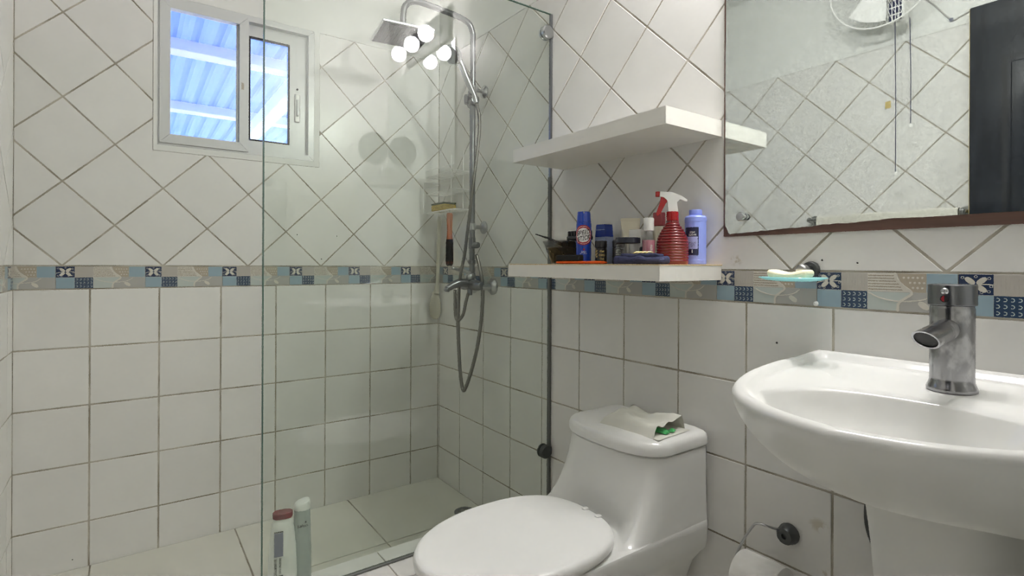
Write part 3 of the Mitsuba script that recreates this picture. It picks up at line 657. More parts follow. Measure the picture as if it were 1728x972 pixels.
# orange brush in front
t = thing('hair_brush', 'flat brush with a bright orange handle and black bristles at the shelf front', 'brush')
add(t + '__handle', tf(loft([[(s, .011 * w * math.cos(a), .0048 + .0042 * w * math.sin(a)) for a in np.linspace(0, 2 * math.pi, 14, endpoint=False)] for s, w in ((0, .5), (.004, .85), (.02, 1), (.09, 1), (.11, .9), (.135, 1.05), (.165, .9), (.172, .5))]), trans(-.218, -1.150, Z) @ rotz(math.radians(-80))), 'orange_plastic', smooth=60)
add(t + '__bristle_pad', tf(rbox(.004, .090, -.010, .010, .0092, .026, .003), trans(-.218, -1.150, Z) @ rotz(math.radians(-80))), 'bristle', smooth=40)
# blue carton behind the jars
t = thing('blue_carton', 'small dark blue carton with a pale lower half behind the black jars', 'box')
A = trans(-.055, -1.180, Z)
add(t + '__lower_half', tf(box(-.018, .018, -.022, .022, 0, .083, .001), A), 'pale_blue_box')
add(t + '__upper_half', tf(hull([(sx * .018, sy * .021, .0832) for sx in (-1, 1) for sy in (-1, 1)] + [(sx * .016, sy * .018, .121) for sx in (-1, 1) for sy in (-1, 1)]), A), 'blue_box')
add(t + '__fold', tf(box(-.0187, -.0172, -.0195, .0195, .104, .1055), A), 'pale_blue_box')
# two black jars
def jar(label, x, y, r, h, kind):
    t = thing('cosmetic_jar', label, 'jar', None)
    add(t + '__body', lathe([(0, 0), (r - .001, 0), (r, .0015), (r, h * .66), (r - .002, h * .70), (0, h * .70)], 36, (x, y, Z)), 'black_plastic', smooth=40)
    add(t + '__lid', lathe([(0, h * .705), (r - .0005, h * .705), (r + .0005, h * .715), (r + .0005, h - .002), (r - .001, h), (0, h)], 36, (x, y, Z)), 'black_plastic', smooth=40)
    a = az_to(x, y)
    if kind == 0:
        ms = [text('Gel', .0058, .0003, True), text('ORO', .0058, .0003, True), text('Gel', .0058, .0003, True)]
        for i, m in enumerate(ms): m.apply_translation((.003, .036 - .0105 * i, .0003))
        lf = cat_([extr(petal(-.0165, .018 + .004 * i, 40 + 70 * (i % 2), .009, .0015), .0004) for i in range(6)])
        add(t + '__gold_print', cat_([wrap(m, (x, y), r, a, Z, .006) for m in ms + [lf]]), 'label_gold', label='gold print')
    else:
        ms = [text('GEL', .0042, .0003, True), text('EXTRA', .0022, .0003, True), text('STRONG', .0018, .0003), extr(sbox(-.007, -.0006, .007, .0006), .0003)]
        for m, y2 in zip(ms, (.040, .033, .020, .027)): m.apply_translation((0, y2, .0003))
        add(t + '__white_print', cat_([wrap(m, (x, y), r, a, Z, .006) for m in ms]), 'label_white', label='white print')
    return t
jar('black jar with gold print next to the blue spray can', -.150, -1.262, .0165, .066, 0)
jar('black jar with white print left of the clear jar', -.125, -1.305, .0165, .067, 1)
# clear jar with dark lid
cj = (-.165, -1.376); r = .032
t = thing('clear_jar', 'clear empty plastic jar with a dark navy lid at the middle of the shelf', 'jar')
add(t + '__body', lathe([(0, .0005), (r - .002, .0005), (r, .003), (r, .052), (r - .003, .055)], 40, (*cj, Z)), 'cloudy_plastic', smooth=40)
add(t + '__lid', lathe([(0, .0552), (r - .001, .0552), (r + .0005, .0565), (r + .0005, .069), (r - .001, .070), (0, .070)], 40, (*cj, Z)), 'navy_lid', smooth=40)
# cream tube standing on its cap behind
t = thing('cream_tube', 'cream white squeeze tube standing upside down behind the clear jar', 'tube')
tc = (-.060, -1.290); ta = az_to(*tc) + math.pi / 2
add(t + '__body', oval_bottle(*tc, Z + .025, [(0, .62, 1), (.004, .66, 1), (.05, .86, .62), (.09, 1.0, .16), (.1, 1.0, .10)], .027, .018, ta), 'cream_plastic', smooth=40)
add(t + '__crimp', oval_bottle(*tc, Z + .1252, [(0, 1.02, .11), (.008, 1.02, .10)], .027, .018, ta), 'cream_plastic')
add(t + '__cap', lathe([(0, 0), (.016, 0), (.0165, .003), (.0165, .0245), (0, .0245)], 30, (*tc, Z)), 'white_plastic', smooth=40)
# white carton
t = thing('white_carton', 'plain small white carton behind the dark lid of the clear jar', 'box')
A = trans(-.085, -1.340, Z) @ rotz(math.radians(12))
add(t + '__box', tf(box(-.017, .017, -.0185, .0185, 0, .096, .0012), A), 'white_plastic')
add(t + '__flap', tf(box(-.0165, .0165, -.018, .018, .0962, .0970), A), 'paper')
# clear wedge of packaging
t = thing('plastic_wrapper', 'crumpled clear plastic wrapper between the blue carton and cream tube', 'wrapper')
scene.update({t: mikit.ply(trimesh.Trimesh([(-.10, -1.235, Z + .0005), (-.06, -1.262, Z + .0005), (-.075, -1.243, Z + .08), (-.07, -1.262, Z + .103), (-.05, -1.250, Z + .07)], [(0, 2, 1), (1, 2, 3), (0, 4, 2), (2, 4, 3), (1, 3, 4), (0, 1, 4)], process=False), 'clear_plastic')})
# navy sachet
t = thing('navy_carton', 'tiny dark navy carton between the clear jar and the pink bottle', 'box')
add(t + '__box', box(-.130, -.112, -1.402, -1.384, Z, Z + .045, .001), 'label_navy'); add(t + '__flap', box(-.1295, -.1125, -1.4015, -1.3845, Z + .0452, Z + .046), 'navy_lid')
# clear bottle with pink liquid and white cap
pb = (-.150, -1.433); r = .0162
t = thing('toner_bottle', 'clear bottle half full of pink liquid with a white cap', 'bottle')
add(t + '__body', lathe([(0, .0005), (r - .001, .0005), (r, .003), (r, .066), (r - .002, .078), (r - .006, .083), (r - .006, .086)], 36, (*pb, Z)), 'clear_plastic', smooth=40)
add(t + '__liquid', lathe([(0, .001), (r - .0016, .001), (r - .0008, .003), (r - .0008, .062), (0, .062)], 36, (*pb, Z)), 'pink_liquid', smooth=40, label='pink liquid')
add(t + '__cap', lathe([(0, .0865), (.0125, .0865), (.013, .088), (.013, .117), (.0122, .119), (0, .119)], 32, (*pb, Z)), 'white_plastic', smooth=40)
m = text('Bonne', .0075, .0003); m.apply_transform(rotz(math.pi / 2)); m.apply_translation((.006, .035, .0006))
add(t + '__print', wrap(m, pb, r, az_to(*pb), Z, .006), 'label_white', label='white upright lettering')
# bottle with a dusty red cap behind
pb = (-.055, -1.389); r = .0165
t = thing('lotion_bottle', 'bottle with a dusty red cap hidden behind the pink liquid bottle', 'bottle')
add(t + '__body', lathe([(0, 0), (r, 0), (r, .095), (r - .004, .105), (0, .105)], 32, (*pb, Z)), 'cream_plastic', smooth=40)
add(t + '__cap', lathe([(0, .1055), (r - .001, .1055), (r, .107), (r, .140), (r - .001, .1415), (0, .1415)], 32, (*pb, Z)), 'dusty_red', smooth=40)
# red spray bottle
sb = (-.100, -1.468)
t = thing('spray_bottle', 'red ribbed spray bottle with a white and red trigger head', 'spray bottle')
prof = [(0, 0), (.0375, 0), (.0392, .003)]
for i in range(14):
    z = .006 + i * .0071; rr = .0396 if z < .052 else .0396 - (z - .052) ** 1.5 * 2.15
    prof += [(rr - .0002, z), (rr + .0006, z + .0017), (rr + .0006, z + .0038), (rr - .0002, z + .0055), (rr - .0010, z + .0063)]
prof += [(.0155, .1065), (.0150, .112), (0, .112)]
add(t + '__body', lathe(prof, 48, (*sb, Z)), 'red_glass', smooth=25)
add(t + '__collar', lathe([(0, .1125), (.0145, .1125), (.0150, .114), (.0150, .134), (.014, .1355), (0, .1355)], 28, (*sb, Z)), 'red_plastic', smooth=40)
ta = az_to(*sb) + math.pi / 2 + math.radians(4)                       # the head points to the left in the photo
A = trans(sb[0], sb[1], Z) @ rotz(ta)
hp_ = Polygon([(.012, .136), (.009, .160), (.018, .168), (.034, .1615), (.0345, .1645), (.020, .175), (-.002, .184), (-.030, .186), (-.031, .176), (-.020, .173), (-.012, .164), (-.009, .136)]).buffer(.0012, quad_segs=2)
Rx = mat((1, 0, 0), (0, 0, 1), (0, -1, 0))
hm = extr(hp_, .016, -.008); add(t + '__head', tf(hm, A @ Rx), 'white_plastic')
add(t + '__nozzle', tf(cat_([cyl(.0068, .011, (-.031, 0, .181), (-1, 0, 0), n=18, b=.002), box(-.0425, -.031, -.0072, .0072, .1745, .188, .002)]), A), 'red_plastic')
tg = Polygon([(-.016, .172), (-.028, .1745), (-.030, .160), (-.040, .131), (-.0375, .126), (-.031, .131), (-.019, .155), (-.012, .166)]).buffer(.001, quad_segs=2)
add(t + '__trigger', tf(extr(tg, .011, -.0055), A @ Rx), 'red_plastic')
# lavender powder bottle
lb = (-.034, -1.490); r = .0272
t = thing('powder_bottle', 'lavender blue powder bottle with a dark label at the right end of the shelf', 'bottle')
add(t + '__body', lathe([(0, 0), (r - .002, 0), (r, .002), (r, .012), (r - .0006, .013), (r - .0006, .110), (r, .111), (r, .122), (r - .003, .126), (.0165, .1285), (0, .1285)], 44, (*lb, Z)), 'lavender', smooth=30)
add(t + '__cap', lathe([(0, .129), (.0155, .129), (.0163, .130), (.0163, .141), (.0155, .1425), (0, .1425)], 36, (*lb, Z)), 'lavender', smooth=40)
a = az_to(*lb) - .40
lbk = add(t + '__label', wrap(extr(sbox(-.0165, .026, .0165, .094).buffer(.002), .0003), lb, r, a, Z), 'label_navy', label='dark label')
add(lbk + '__panel', wrap(extr(sbox(-.0165, .040, .0165, .072), .0005), lb, r, a, Z), 'lavender_label')
ms = [text('KIDS', .0040, .0003, True), text('CLEAN', .0044, .0003, True), extr(sbox(-.001, -.004, .001, .004), .0004)]
for m, y2 in zip(ms, (.083, .0765, .034)):
    m.apply_translation((.003, y2, .0004)); add(lbk + '__lettering', wrap(m, lb, r, a, Z, .006), 'label_white')
ms = [text('POLVO', .0036, .0003), text('TALCO', .0028, .0003), text('100 g', .0026, .0003)]
for m, y2 in zip(ms, (.056, .051, .0465)): m.apply_translation((.004, y2, .0006))
add(lbk + '__small_print', cat_([wrap(m, lb, r, a, Z, .006) for m in ms]), 'label_navy')
# navy pouch
t = thing('navy_pouch', 'folded dark navy cloth pouch with a pale metal clasp at the shelf front', 'pouch')
A = trans(-.205, -1.463, Z) @ rotz(math.radians(-78))
def pouch(x0, x1, y0, y1, z0, z1, seed):
    m = rbox(x0, x1, y0, y1, z0, z1, (z1 - z0) * .45)
    v, f = trimesh.remesh.subdivide_to_size(m.vertices, m.faces, .008)
    q = v.copy(); q[:, 2] += (meshkit.noise(v * 55, seed) - .5) * .006 * (v[:, 2] > z0 + .003); q[:, 1] += (meshkit.noise(v * 40, seed + 3) - .5) * .004
    return trimesh.Trimesh(q, f, process=False)
add(t + '__body', tf(pouch(-.075, .062, -.024, .024, 0, .020, 4), A), 'navy_cloth', smooth=True)
add(t + '__flap', tf(pouch(-.055, .045, -.018, .022, .016, .026, 9), A), 'navy_cloth', smooth=True)
add(t + '__clasp', tf(cat_([tube(spline([(-.022 + .011 * i, -.010, .0265), (-.016 + .011 * i, -.002, .030), (-.010 + .011 * i, .006, .0275)], 8), .0024, 8) for i in range(4)]), A), 'gold_metal', smooth=True, label='pale gold clasp')

# ---------------------------------------------------------------- mirror and vanity light
MY0, MY1, MZ0, MZ1 = 1.5535, 2.34, 1.1185, 2.10
mr = thing('wall_mirror', 'large frameless mirror over the basin with a worn lower edge', 'mirror')
def worn(p0, p1, amp, seed, n=60):
    a, b = np.array(p0), np.array(p1); t = np.linspace(0, 1, n)[:, None]
    nz = meshkit.fbm(np.c_[t * 14, t * 0 + seed, t * 0], 4, seed) - .5
    d = (b - a) / np.linalg.norm(b - a); return a + (b - a) * t + np.c_[-d[1], d[0]].reshape(1, 2) * nz[:, None] * amp
e = np.vstack([worn((MY0 + .004, MZ1 - .002), (MY0 + .005, MZ0 + .030), .003, 1), worn((MY0 + .005, MZ0 + .028), (MY0 + .016, MZ0 + .007), .003, 2, 8)[1:],
               worn((MY0 + .018, MZ0 + .006), (1.70, MZ0 + .012), .003, 3, 24), worn((1.705, MZ0 + .0125), (1.93, MZ0 + .021), .0045, 4, 40), worn((1.935, MZ0 + .021), (MY1 - .002, MZ0 + .022), .002, 5, 30), [(MY1 - .002, MZ1 - .002)]])
add(mr + '__backing_board', tf(extr(sbox(MY0, MZ0, MY1, MZ1), .0042, .0022), W['right']), 'brown_board', label='dark brown backing board')
mp = Polygon(e)
mp = mp if mp.is_valid else mp.buffer(0)
add(mr + '__glass', tf(extr(mp, .0012, .0066), W['right']), 'mirror_silver', label='silvered glass')
def cap_at(s, z):
    add(mr + '__mounting_cap', tf(lathe([(0, 0), (.0105, 0), (.0112, .002), (.0112, .012), (.0098, .015), (0, .0155)], 28, (s, z, .0078)), W['right']), 'chrome', smooth=40, label='round metal mounting cap')
cap_at(1.607, 1.1655); cap_at(2.29, 1.1655)
vl = thing('vanity_light', 'wall light with three frosted globe bulbs above the mirror', 'lamp')
add(vl + '__backplate', box(-.020, -.0022, -2.07, -1.60, 2.106, 2.26, .005), 'matte_plate')
for y in (-1.99, -1.835, -1.68):
    bl = num(vl + '__bulb')
    scene[bl] = {'type': 'sphere', 'center': [-.098, y, 2.138], 'radius': .038, 'bsdf': {'type': 'ref', 'id': 'white_plastic'}, 'emitter': {'type': 'area', 'radiance': rgb([BULB * 1.0, BULB * .963, BULB * .950])}}
    add(vl + '__holder', tube([(-.026, y, 2.165), (-.045, y, 2.160), (-.066, y, 2.153)], [.02, .02, .018], 20), 'chrome', smooth=40)

# ---------------------------------------------------------------- wash basin
BY = -2.052
ob = np.array([(-.0045, -1.783), (-.07, -1.772), (-.15, -1.772), (-.243, -1.785), (-.32, -1.802), (-.40, -1.831), (-.45, -1.857), (-.497, -1.896), (-.536, -1.950), (-.556, -2.0), (-.566, -2.045)])
half = np.vstack([ob, [(-.567, BY)]]); other = np.c_[half[:-1, 0], 2 * BY - half[:-1, 1]][::-1]
outl = np.vstack([half, other])
outl = spline([(*p, 0) for p in outl], 220)[:, :2]
back = np.c_[np.full(40, -.0045), np.linspace(outl[-1, 1], outl[0, 1], 42)[1:-1]]
outl = np.vstack([outl, back])
CB = np.array([-.30, BY])
def polar(poly, n=160):
    """the outline sampled evenly in angle about CB"""
    a = np.arctan2(poly[:, 1] - CB[1], poly[:, 0] - CB[0]); r = np.linalg.norm(poly - CB, axis=1)
    o = np.argsort(a); a, r = a[o], r[o]
    th = np.linspace(-math.pi, math.pi, n, endpoint=False)
    rr = np.interp(th, np.r_[a - 2 * math.pi, a, a + 2 * math.pi], np.r_[r, r, r])
    return CB + rr[:, None] * np.c_[np.cos(th), np.sin(th)]
O = polar(outl)
sh_ = Polygon(O)
def inset(d): return polar(np.array([p for p in sh_.buffer(-d, join_style=1, quad_segs=12).segmentize(.004).exterior.coords]))
th = np.linspace(0, 2 * math.pi, 400, endpoint=False)
def sup(cx, cy, ax, ay, e=2.4): return polar(np.c_[cx + ax * np.sign(np.cos(th)) * np.abs(np.cos(th)) ** (2 / e), cy + ay * np.sign(np.sin(th)) * np.abs(np.sin(th)) ** (2 / e)])
Bt = sup(-.294, BY, .065, .172, 2.6)
def mixo(w): return Bt + (O - Bt) * w
def lift(P, z):
    """the rear ledge rises a little towards the wall"""
    return np.c_[P, z + .010 * np.clip((P[:, 0] + .09) / .08, 0, 1)]
rows = []
for k in np.linspace(1, 0, 22):
    tt = math.sin(k * math.pi / 2); w = (1 - tt ** 1.474) ** (1 / 1.78)
    z = .840 - tt * (.840 - .7124)
    rows.append(np.where(z > .80, lift(mixo(w), z).T, np.c_[mixo(w), np.full(160, z)].T).T)
rows.append(lift(O, .845))
for d, z in ((.003, .8505), (.008, .8535), (.016, .8535), (.022, .8505), (.028, .8445), (.034, .841)): rows.append(lift(inset(d), z))
I = sup(-.378, BY, .146, .182, 2.3)
Im = inset(.040)
I2 = np.where((np.linalg.norm(I - CB, axis=1) < np.linalg.norm(Im - CB, axis=1))[:, None], I, Im)
for w, z in ((.45, .8395), (.12, .838), (.0, .836)):
    rows.append(np.c_[I2 + (inset(.036) - I2) * w, np.full(160, z)])
Ic = np.array([-.365, BY])
for s, z in ((.975, .831), (.94, .817), (.89, .799), (.80, .779), (.66, .760), (.48, .746), (.28, .7385), (.10, .736)):
    rows.append(np.c_[Ic + (I2 - Ic) * s, np.full(160, z)])
bs = thing('wash_basin', 'white ceramic pedestal wash basin under the mirror', 'basin')
add(bs + '__bowl', loft(rows), 'ceramic', smooth=42)
prow = []
for z, hx, hy, cx in ((.0, .135, .120, -.16), (.02, .133, .117, -.16), (.06, .120, .100, -.16), (.3, .110, .088, -.16), (.5, .112, .089, -.165), (.6, .118, .092, -.175), (.70, .122, .098, -.19), (.735, .122, .098, -.195)):
    t_ = np.linspace(0, 2 * math.pi, 48, endpoint=False)
    prow.append(np.c_[cx + hx * np.sign(np.cos(t_)) * np.abs(np.cos(t_)) ** .62, BY - .012 + hy * np.sign(np.sin(t_)) * np.abs(np.sin(t_)) ** .62, np.full(48, z)])
add(bs + '__pedestal', loft(prow), 'ceramic', smooth=50)
add(bs + '__drain_ring', lathe([(.012, 0), (.024, 0), (.024, .002), (.012, .003), (.012, 0)], 28, (-.365, BY, .7365)), 'chrome', smooth=40)
wp = thing('waste_pipe', 'dark waste pipe just showing behind the basin pedestal', 'pipe')
add(wp + '__pipe', tube(spline([(-.032, -1.925, .635), (-.032, -1.907, .60), (-.032, -1.899, .56), (-.032, -1.902, .52), (-.032, -1.918, .48), (-.032, -1.930, .44)], 24), .0125, 14), 'dark_metal', smooth=True)
add(wp + '__trap', tube(spline([(-.024, -2.100, .64), (-.024, -2.104, .55), (-.024, -2.112, .42), (-.024, -2.12, .30)], 20), .017, 14), 'dark_metal', smooth=True)
# faucet
fc = (-.128, BY); Zf = .8405
fa = thing('basin_faucet', 'short stained chrome single lever faucet standing on the basin', 'faucet')
add(fa + '__body', lathe([(0, 0), (.034, 0), (.0345, .004), (.0330, .008), (.0302, .016), (.0298, .022), (.0298, .136), (.0290, .138), (.0290, .1405), (0, .1405)], 48, (*fc, Zf)), 'faucet_metal', smooth=30)
add(fa + '__lever_cap', lathe([(0, .1415), (.0318, .1415), (.0325, .1425), (.0325, .174), (.0315, .1755), (0, .1755)], 48, (*fc, Zf)), 'dull_chrome', smooth=30)
az = math.pi + .0
fdx, fdy = math.cos(az), math.sin(az)
sa = az_to(*fc) - .30
add(fa + '__screw', trimesh.creation.icosphere(2, .0062).apply_translation((fc[0] + .031 * math.cos(sa), fc[1] + .031 * math.sin(sa), Zf + .165)), 'chrome', smooth=True)
mk = tf(cyl(.0058, .0012, n=24), trans(fc[0] + .0322 * math.cos(sa), fc[1] + .0322 * math.sin(sa), Zf + .1525) @ rot(sa, (0, 0, 1)) @ rot(math.pi / 2, (0, 1, 0)))
mkk = add(fa + '__temperature_mark', mk, 'label_black', label='round red and black temperature mark')
add(mkk + '__red_half', tf(extr(Polygon([(0, -.0048), (0, .0048), (-.0025, .0040), (-.0047, 0), (-.0025, -.0040)]), .0010), trans(fc[0] + .0330 * math.cos(sa), fc[1] + .0330 * math.sin(sa), Zf + .1525) @ rotz(sa + math.pi / 2) @ rot(math.pi / 2, (1, 0, 0))), 'label_red')
# spout: a slanted tube cut level at the end, with an opening
sp0 = np.array([fc[0] - .012, fc[1], Zf + .104]); sp1 = np.array([fc[0] - .150, fc[1], Zf + .089]); sd = (sp1 - sp0) / np.linalg.norm(sp1 - sp0)
def spout(r, extra=0.0):
    rows = []
    u = np.array([0, 1.0, 0]); v = np.cross(sd, u)
    t_ = np.linspace(0, 2 * math.pi, 32, endpoint=False)
    for k in np.linspace(0, 1, 6):
        c = sp0 + sd * (.108 + extra) * k
        q = c + r * (np.cos(t_)[:, None] * u + np.sin(t_)[:, None] * v)
        if k == 1:      # cut on a slant, so that the mouth looks down
            q = q + sd * (-(q[:, 2] - c[2]) * -1.0)[:, None] * 1.15
        rows.append(q)
    return rows
ro, ri = spout(.0175), spout(.0148)
tn = lambda q: q
outer = loft(ro, caps=False); inner = loft(ri[1:], caps=False); inner.invert()
lip = loft([ro[-1], ri[-1]], caps=False)
add(fa + '__spout', cat_([outer, inner, lip]), 'faucet_metal', smooth=35)
add(fa + '__spout_mouth', loft([ri[-1] - sd * .004, ri[-1] - sd * .006]), 'rubber', label='dark spout opening')

# soap dish
sdh = thing('soap_dish', 'oval glass soap dish on a round chrome wall holder beside the shelf', 'soap dish')
add(sdh + '__flange', lathe([(0, 0), (.0185, 0), (.0190, .004), (.0175, .010), (.0165, .011), (0, .011)], 32, (-.0022, -1.768, 1.037), (-1, 0, 0)), 'dark_metal', smooth=40)
add(sdh + '__post', cat_([cyl(.0125, .035, (-.012, -1.765, 1.036), (-1, 0, 0), n=24, b=.003), cyl(.006, .03, (-.034, -1.765, 1.036), (-.7, 0, -.6), n=16)]), 'chrome', smooth=40)
dc = (-.095, -1.772); dz = 1.012
drow = [(0, 0), (.03, .0005), (.055, .003), (.068, .0075), (.070, .0085), (.0685, .0095), (.054, .0065), (.03, .004), (0, .0035)]
dm = lathe(drow, 44, (0, 0, 0)); dm.apply_scale((.66, 1.0, 1.0)); dm.apply_translation((dc[0], dc[1], dz))
add(sdh + '__dish', dm, 'dish_glass', smooth=40, label='pale aqua glass dish')
so = thing('soap_bar', 'cream bar of soap lying in the glass dish', 'soap')
q = rbox(-.024, .024, -.041, .041, -.009, .009, .0085); v_, f_ = trimesh.remesh.subdivide_to_size(q.vertices, q.faces, .008)
v_ = v_.copy(); v_[:, 2] -= .005 * np.exp(-(v_[:, 1] / .022) ** 2) * (v_[:, 2] > 0); v_[:, 2] += .003 * (v_[:, 1] / .04) ** 2
sm = trimesh.Trimesh(v_, f_, process=False); sm.apply_transform(rotz(math.radians(4))); sm.apply_translation((dc[0], dc[1] + .004, dz + .0148))
scene[so] = mikit.ply(sm, 'soap', True)

# ---------------------------------------------------------------- toilet
TY = -1.356
to = thing('toilet', 'white one piece toilet with closed lid against the right wall', 'toilet')
def dplan(hw, xf, xs, xb=-.012, e=2.2, n=72, rb=.02, rec=0.0):
    """D-shaped outline: straight back at xb, sides back to xs, then a superellipse to the front at xf"""
    u = np.linspace(-math.pi / 2, math.pi / 2, 61)
    fr = np.c_[xs - (xs - xf) * np.abs(np.cos(u)) ** (2 / e), hw * np.sign(np.sin(u)) * np.abs(np.sin(u)) ** (2 / e)]
    fr[:, 0] += rec * np.clip(1 - (fr[:, 1] / (.86 * hw)) ** 2, 0, 1) ** .8
    q = np.vstack([[(xb, -hw + rb), (xb - rb * .3, -hw + rb * .3), (xb - rb, -hw)], fr, [(xb - rb, hw), (xb - rb * .3, hw - rb * .3), (xb, hw - rb)]])
    q = np.vstack([q, np.c_[np.full(5, xb), np.linspace(hw - rb, -hw + rb, 7)[1:-1]]])
    return q
def rs(q, n=120):
    """resample by angle-free arc length from the same start"""
    q = np.vstack([q, q[:1]]); l = np.r_[0, np.cumsum(np.linalg.norm(np.diff(q, axis=0), axis=1))]
    t_ = np.linspace(0, l[-1], n, endpoint=False); return np.c_[np.interp(t_, l, q[:, 0]), np.interp(t_, l, q[:, 1])]
trows = []
for z, hw, xf, xs, e in ((0.0, .115, -.50, -.22, 2.2), (.02, .113, -.50, -.22, 2.2), (.05, .105, -.49, -.22, 2.2), (.15, .100, -.50, -.24, 2.2), (.22, .108, -.55, -.28, 2.2), (.27, .125, -.62, -.32, 2.2), (.305, .150, -.67, -.36, 2.2), (.318, .163, -.69, -.38, 2.2), (.335, .168, -.705, -.40, 2.15), (.375, .170, -.725, -.42, 2.1), (.388, .170, -.728, -.42, 2.1), (.394, .168, -.725, -.42, 2.1)):
    q = dplan(hw, xf, xs, e=e); trows.append(np.c_[q, np.full(len(q), z)])
# the tank rises out of the rear half with a sweeping concave front
for z, hw, xf, xs, e, rec in ((.3945, .168, -.345, -.13, 9, .098), (.399, .168, -.325, -.13, 8, .079), (.410, .167, -.306, -.13, 7, .061), (.427, .1665, -.292, -.13, 6, .046), (.446, .166, -.281, -.13, 5, .034), (.466, .166, -.272, -.13, 4.4, .024), (.488, .1655, -.264, -.13, 3.9, .015),
                              (.515, .165, -.257, -.135, 3.4, .007), (.545, .1645, -.251, -.14, 3.0, .002), (.577, .164, -.247, -.15, 2.7, 0), (.5815, .160, -.243, -.15, 2.7, 0)):
    q = dplan(hw, xf, xs, e=e, rec=rec); trows.append(np.c_[q, np.full(len(q), z)])
trows = [np.c_[q[:, 0], q[:, 1] + TY, q[:, 2]] for q in trows]
add(to + '__body', loft(trows), 'ceramic', smooth=50)
lrow = []
for z, d in ((.5825, .012), (.5855, .012), (.5858, .001), (.588, .0), (.602, .0), (.612, .003), (.618, .010), (.6215, .022), (.623, .05)):
    q = dplan(.168 - d, -.255 + d, -.16, xb=-.012 - d * .5, e=2.6); lrow.append(np.c_[q[:, 0], q[:, 1] + TY, np.full(len(q), z)])
add(to + '__tank_lid', loft(lrow), 'ceramic', smooth=40)
def seatplan(k, xb=-.283):
    u = np.linspace(0, 2 * math.pi, 120, endpoint=False)
    x = np.cos(u); y = np.sin(u)
    xx = np.where(x > 0, -.50 + (.217) * np.abs(x) ** .62, -.50 - .255 * np.abs(x) ** .98)
    yy = .176 * np.sign(y) * np.abs(y) ** np.where(x > 0, .80, .98) * np.where(x > 0, 1 - .06 * np.abs(x), 1)
    c = np.array([-.50, 0.0]); return c + (np.c_[xx, yy] - c) * k + np.array([0, TY])
srow = [np.c_[seatplan(k), np.full(120, z)] for z, k in ((.3945, .93), (.396, .95), (.4005, .955), (.4015, .94))]
add(to + '__seat', loft(srow), 'seat_plastic', smooth=40)
srow = [np.c_[seatplan(k), np.full(120, z)] for z, k in ((.4022, .965), (.4035, .985), (.407, .997), (.415, 1.0), (.421, .994), (.4255, .978), (.4285, .95), (.4305, .90), (.4318, .78), (.4325, .55), (.433, .25))]
add(to + '__seat_lid', loft(srow), 'seat_plastic', smooth=40)
for x, y in ((-.300, TY - .005), (-.302, TY - .052)): add(to + '__bumper', rbox(x - .008, x + .008, y - .006, y + .006, .4300, .4338, .0018), 'seat_plastic', smooth=40)

# paper packet on the tank
pk = thing('paper_packet', 'crumpled white paper packet lying on the toilet tank lid', 'packet')
A = trans(-.138, -1.402, .6225) @ rotz(math.radians(-86))
def sheet(z0, amp, seed, open_=0.0):
    n, m = 26, 18; X, Y = np.meshgrid(np.linspace(-.085, .085, n), np.linspace(-.066, .066, m), indexing='ij')
    p = np.stack([X, Y, X * 0], -1)
    edge = np.clip(np.minimum(.066 - np.abs(Y), .085 + X) / .016, 0, 1)
    zz = z0 * np.sqrt(edge) * (.75 + .5 * meshkit.noise(p * 28, seed)) + amp * (meshkit.fbm(p * 42, 3, seed) - .35) * edge + open_ * np.clip((X - .03) / .055, 0, 1)
    return np.stack([X + .004 * (meshkit.noise(p * 30, seed + 2) - .5), Y + .006 * (meshkit.noise(p * 25, seed + 5) - .5), np.maximum(zz, 0.0)], -1)
top = sheet(.027, .014, 3, .0); bot = sheet(.0, .0, 3); bot[..., 2] = .0006
n, m = top.shape[:2]
ii, jj = np.meshgrid(np.arange(n - 1), np.arange(m - 1), indexing='ij'); a = (ii * m + jj).ravel()
ft = np.stack([a, a + m, a + m + 1, a + 1], 1)
add(pk + '__wrapper', tf(trimesh.Trimesh(np.vstack([top.reshape(-1, 3), top.reshape(-1, 3) - [0, 0, .0006]]), np.vstack([ft[:, [0, 1, 2]], ft[:, [0, 2, 3]], ft[:, [0, 2, 1]] + n * m, ft[:, [0, 3, 2]] + n * m]), process=False), A), 'paper', smooth=True)
bt_ = bot.copy(); bt_[..., 0] = bt_[..., 0] * 1.0 + np.where(bt_[..., 0] > 0, .016, 0)
add(pk + '__bottom_sheet', tf(trimesh.Trimesh(bt_.reshape(-1, 3), np.vstack([ft[:, [0, 1, 2]], ft[:, [0, 2, 3]]]), process=False), A), 'paper', smooth=True)
add(pk + '__green_strip', tf(hull([(.045, -.028, .004), (.088, -.020, .003), (.090, -.004, .004), (.05, .002, .006), (.046, -.02, .012), (.088, -.012, .009), (.07, .004, .010)]), A), 'green_foil', smooth=40, label='shiny green strip inside')
add(pk + '__green_strip', tf(hull([(.075, .004, .004), (.092, .006, .004), (.090, .022, .006), (.078, .020, .010), (.086, .012, .012)]), A), 'green_foil', smooth=40)

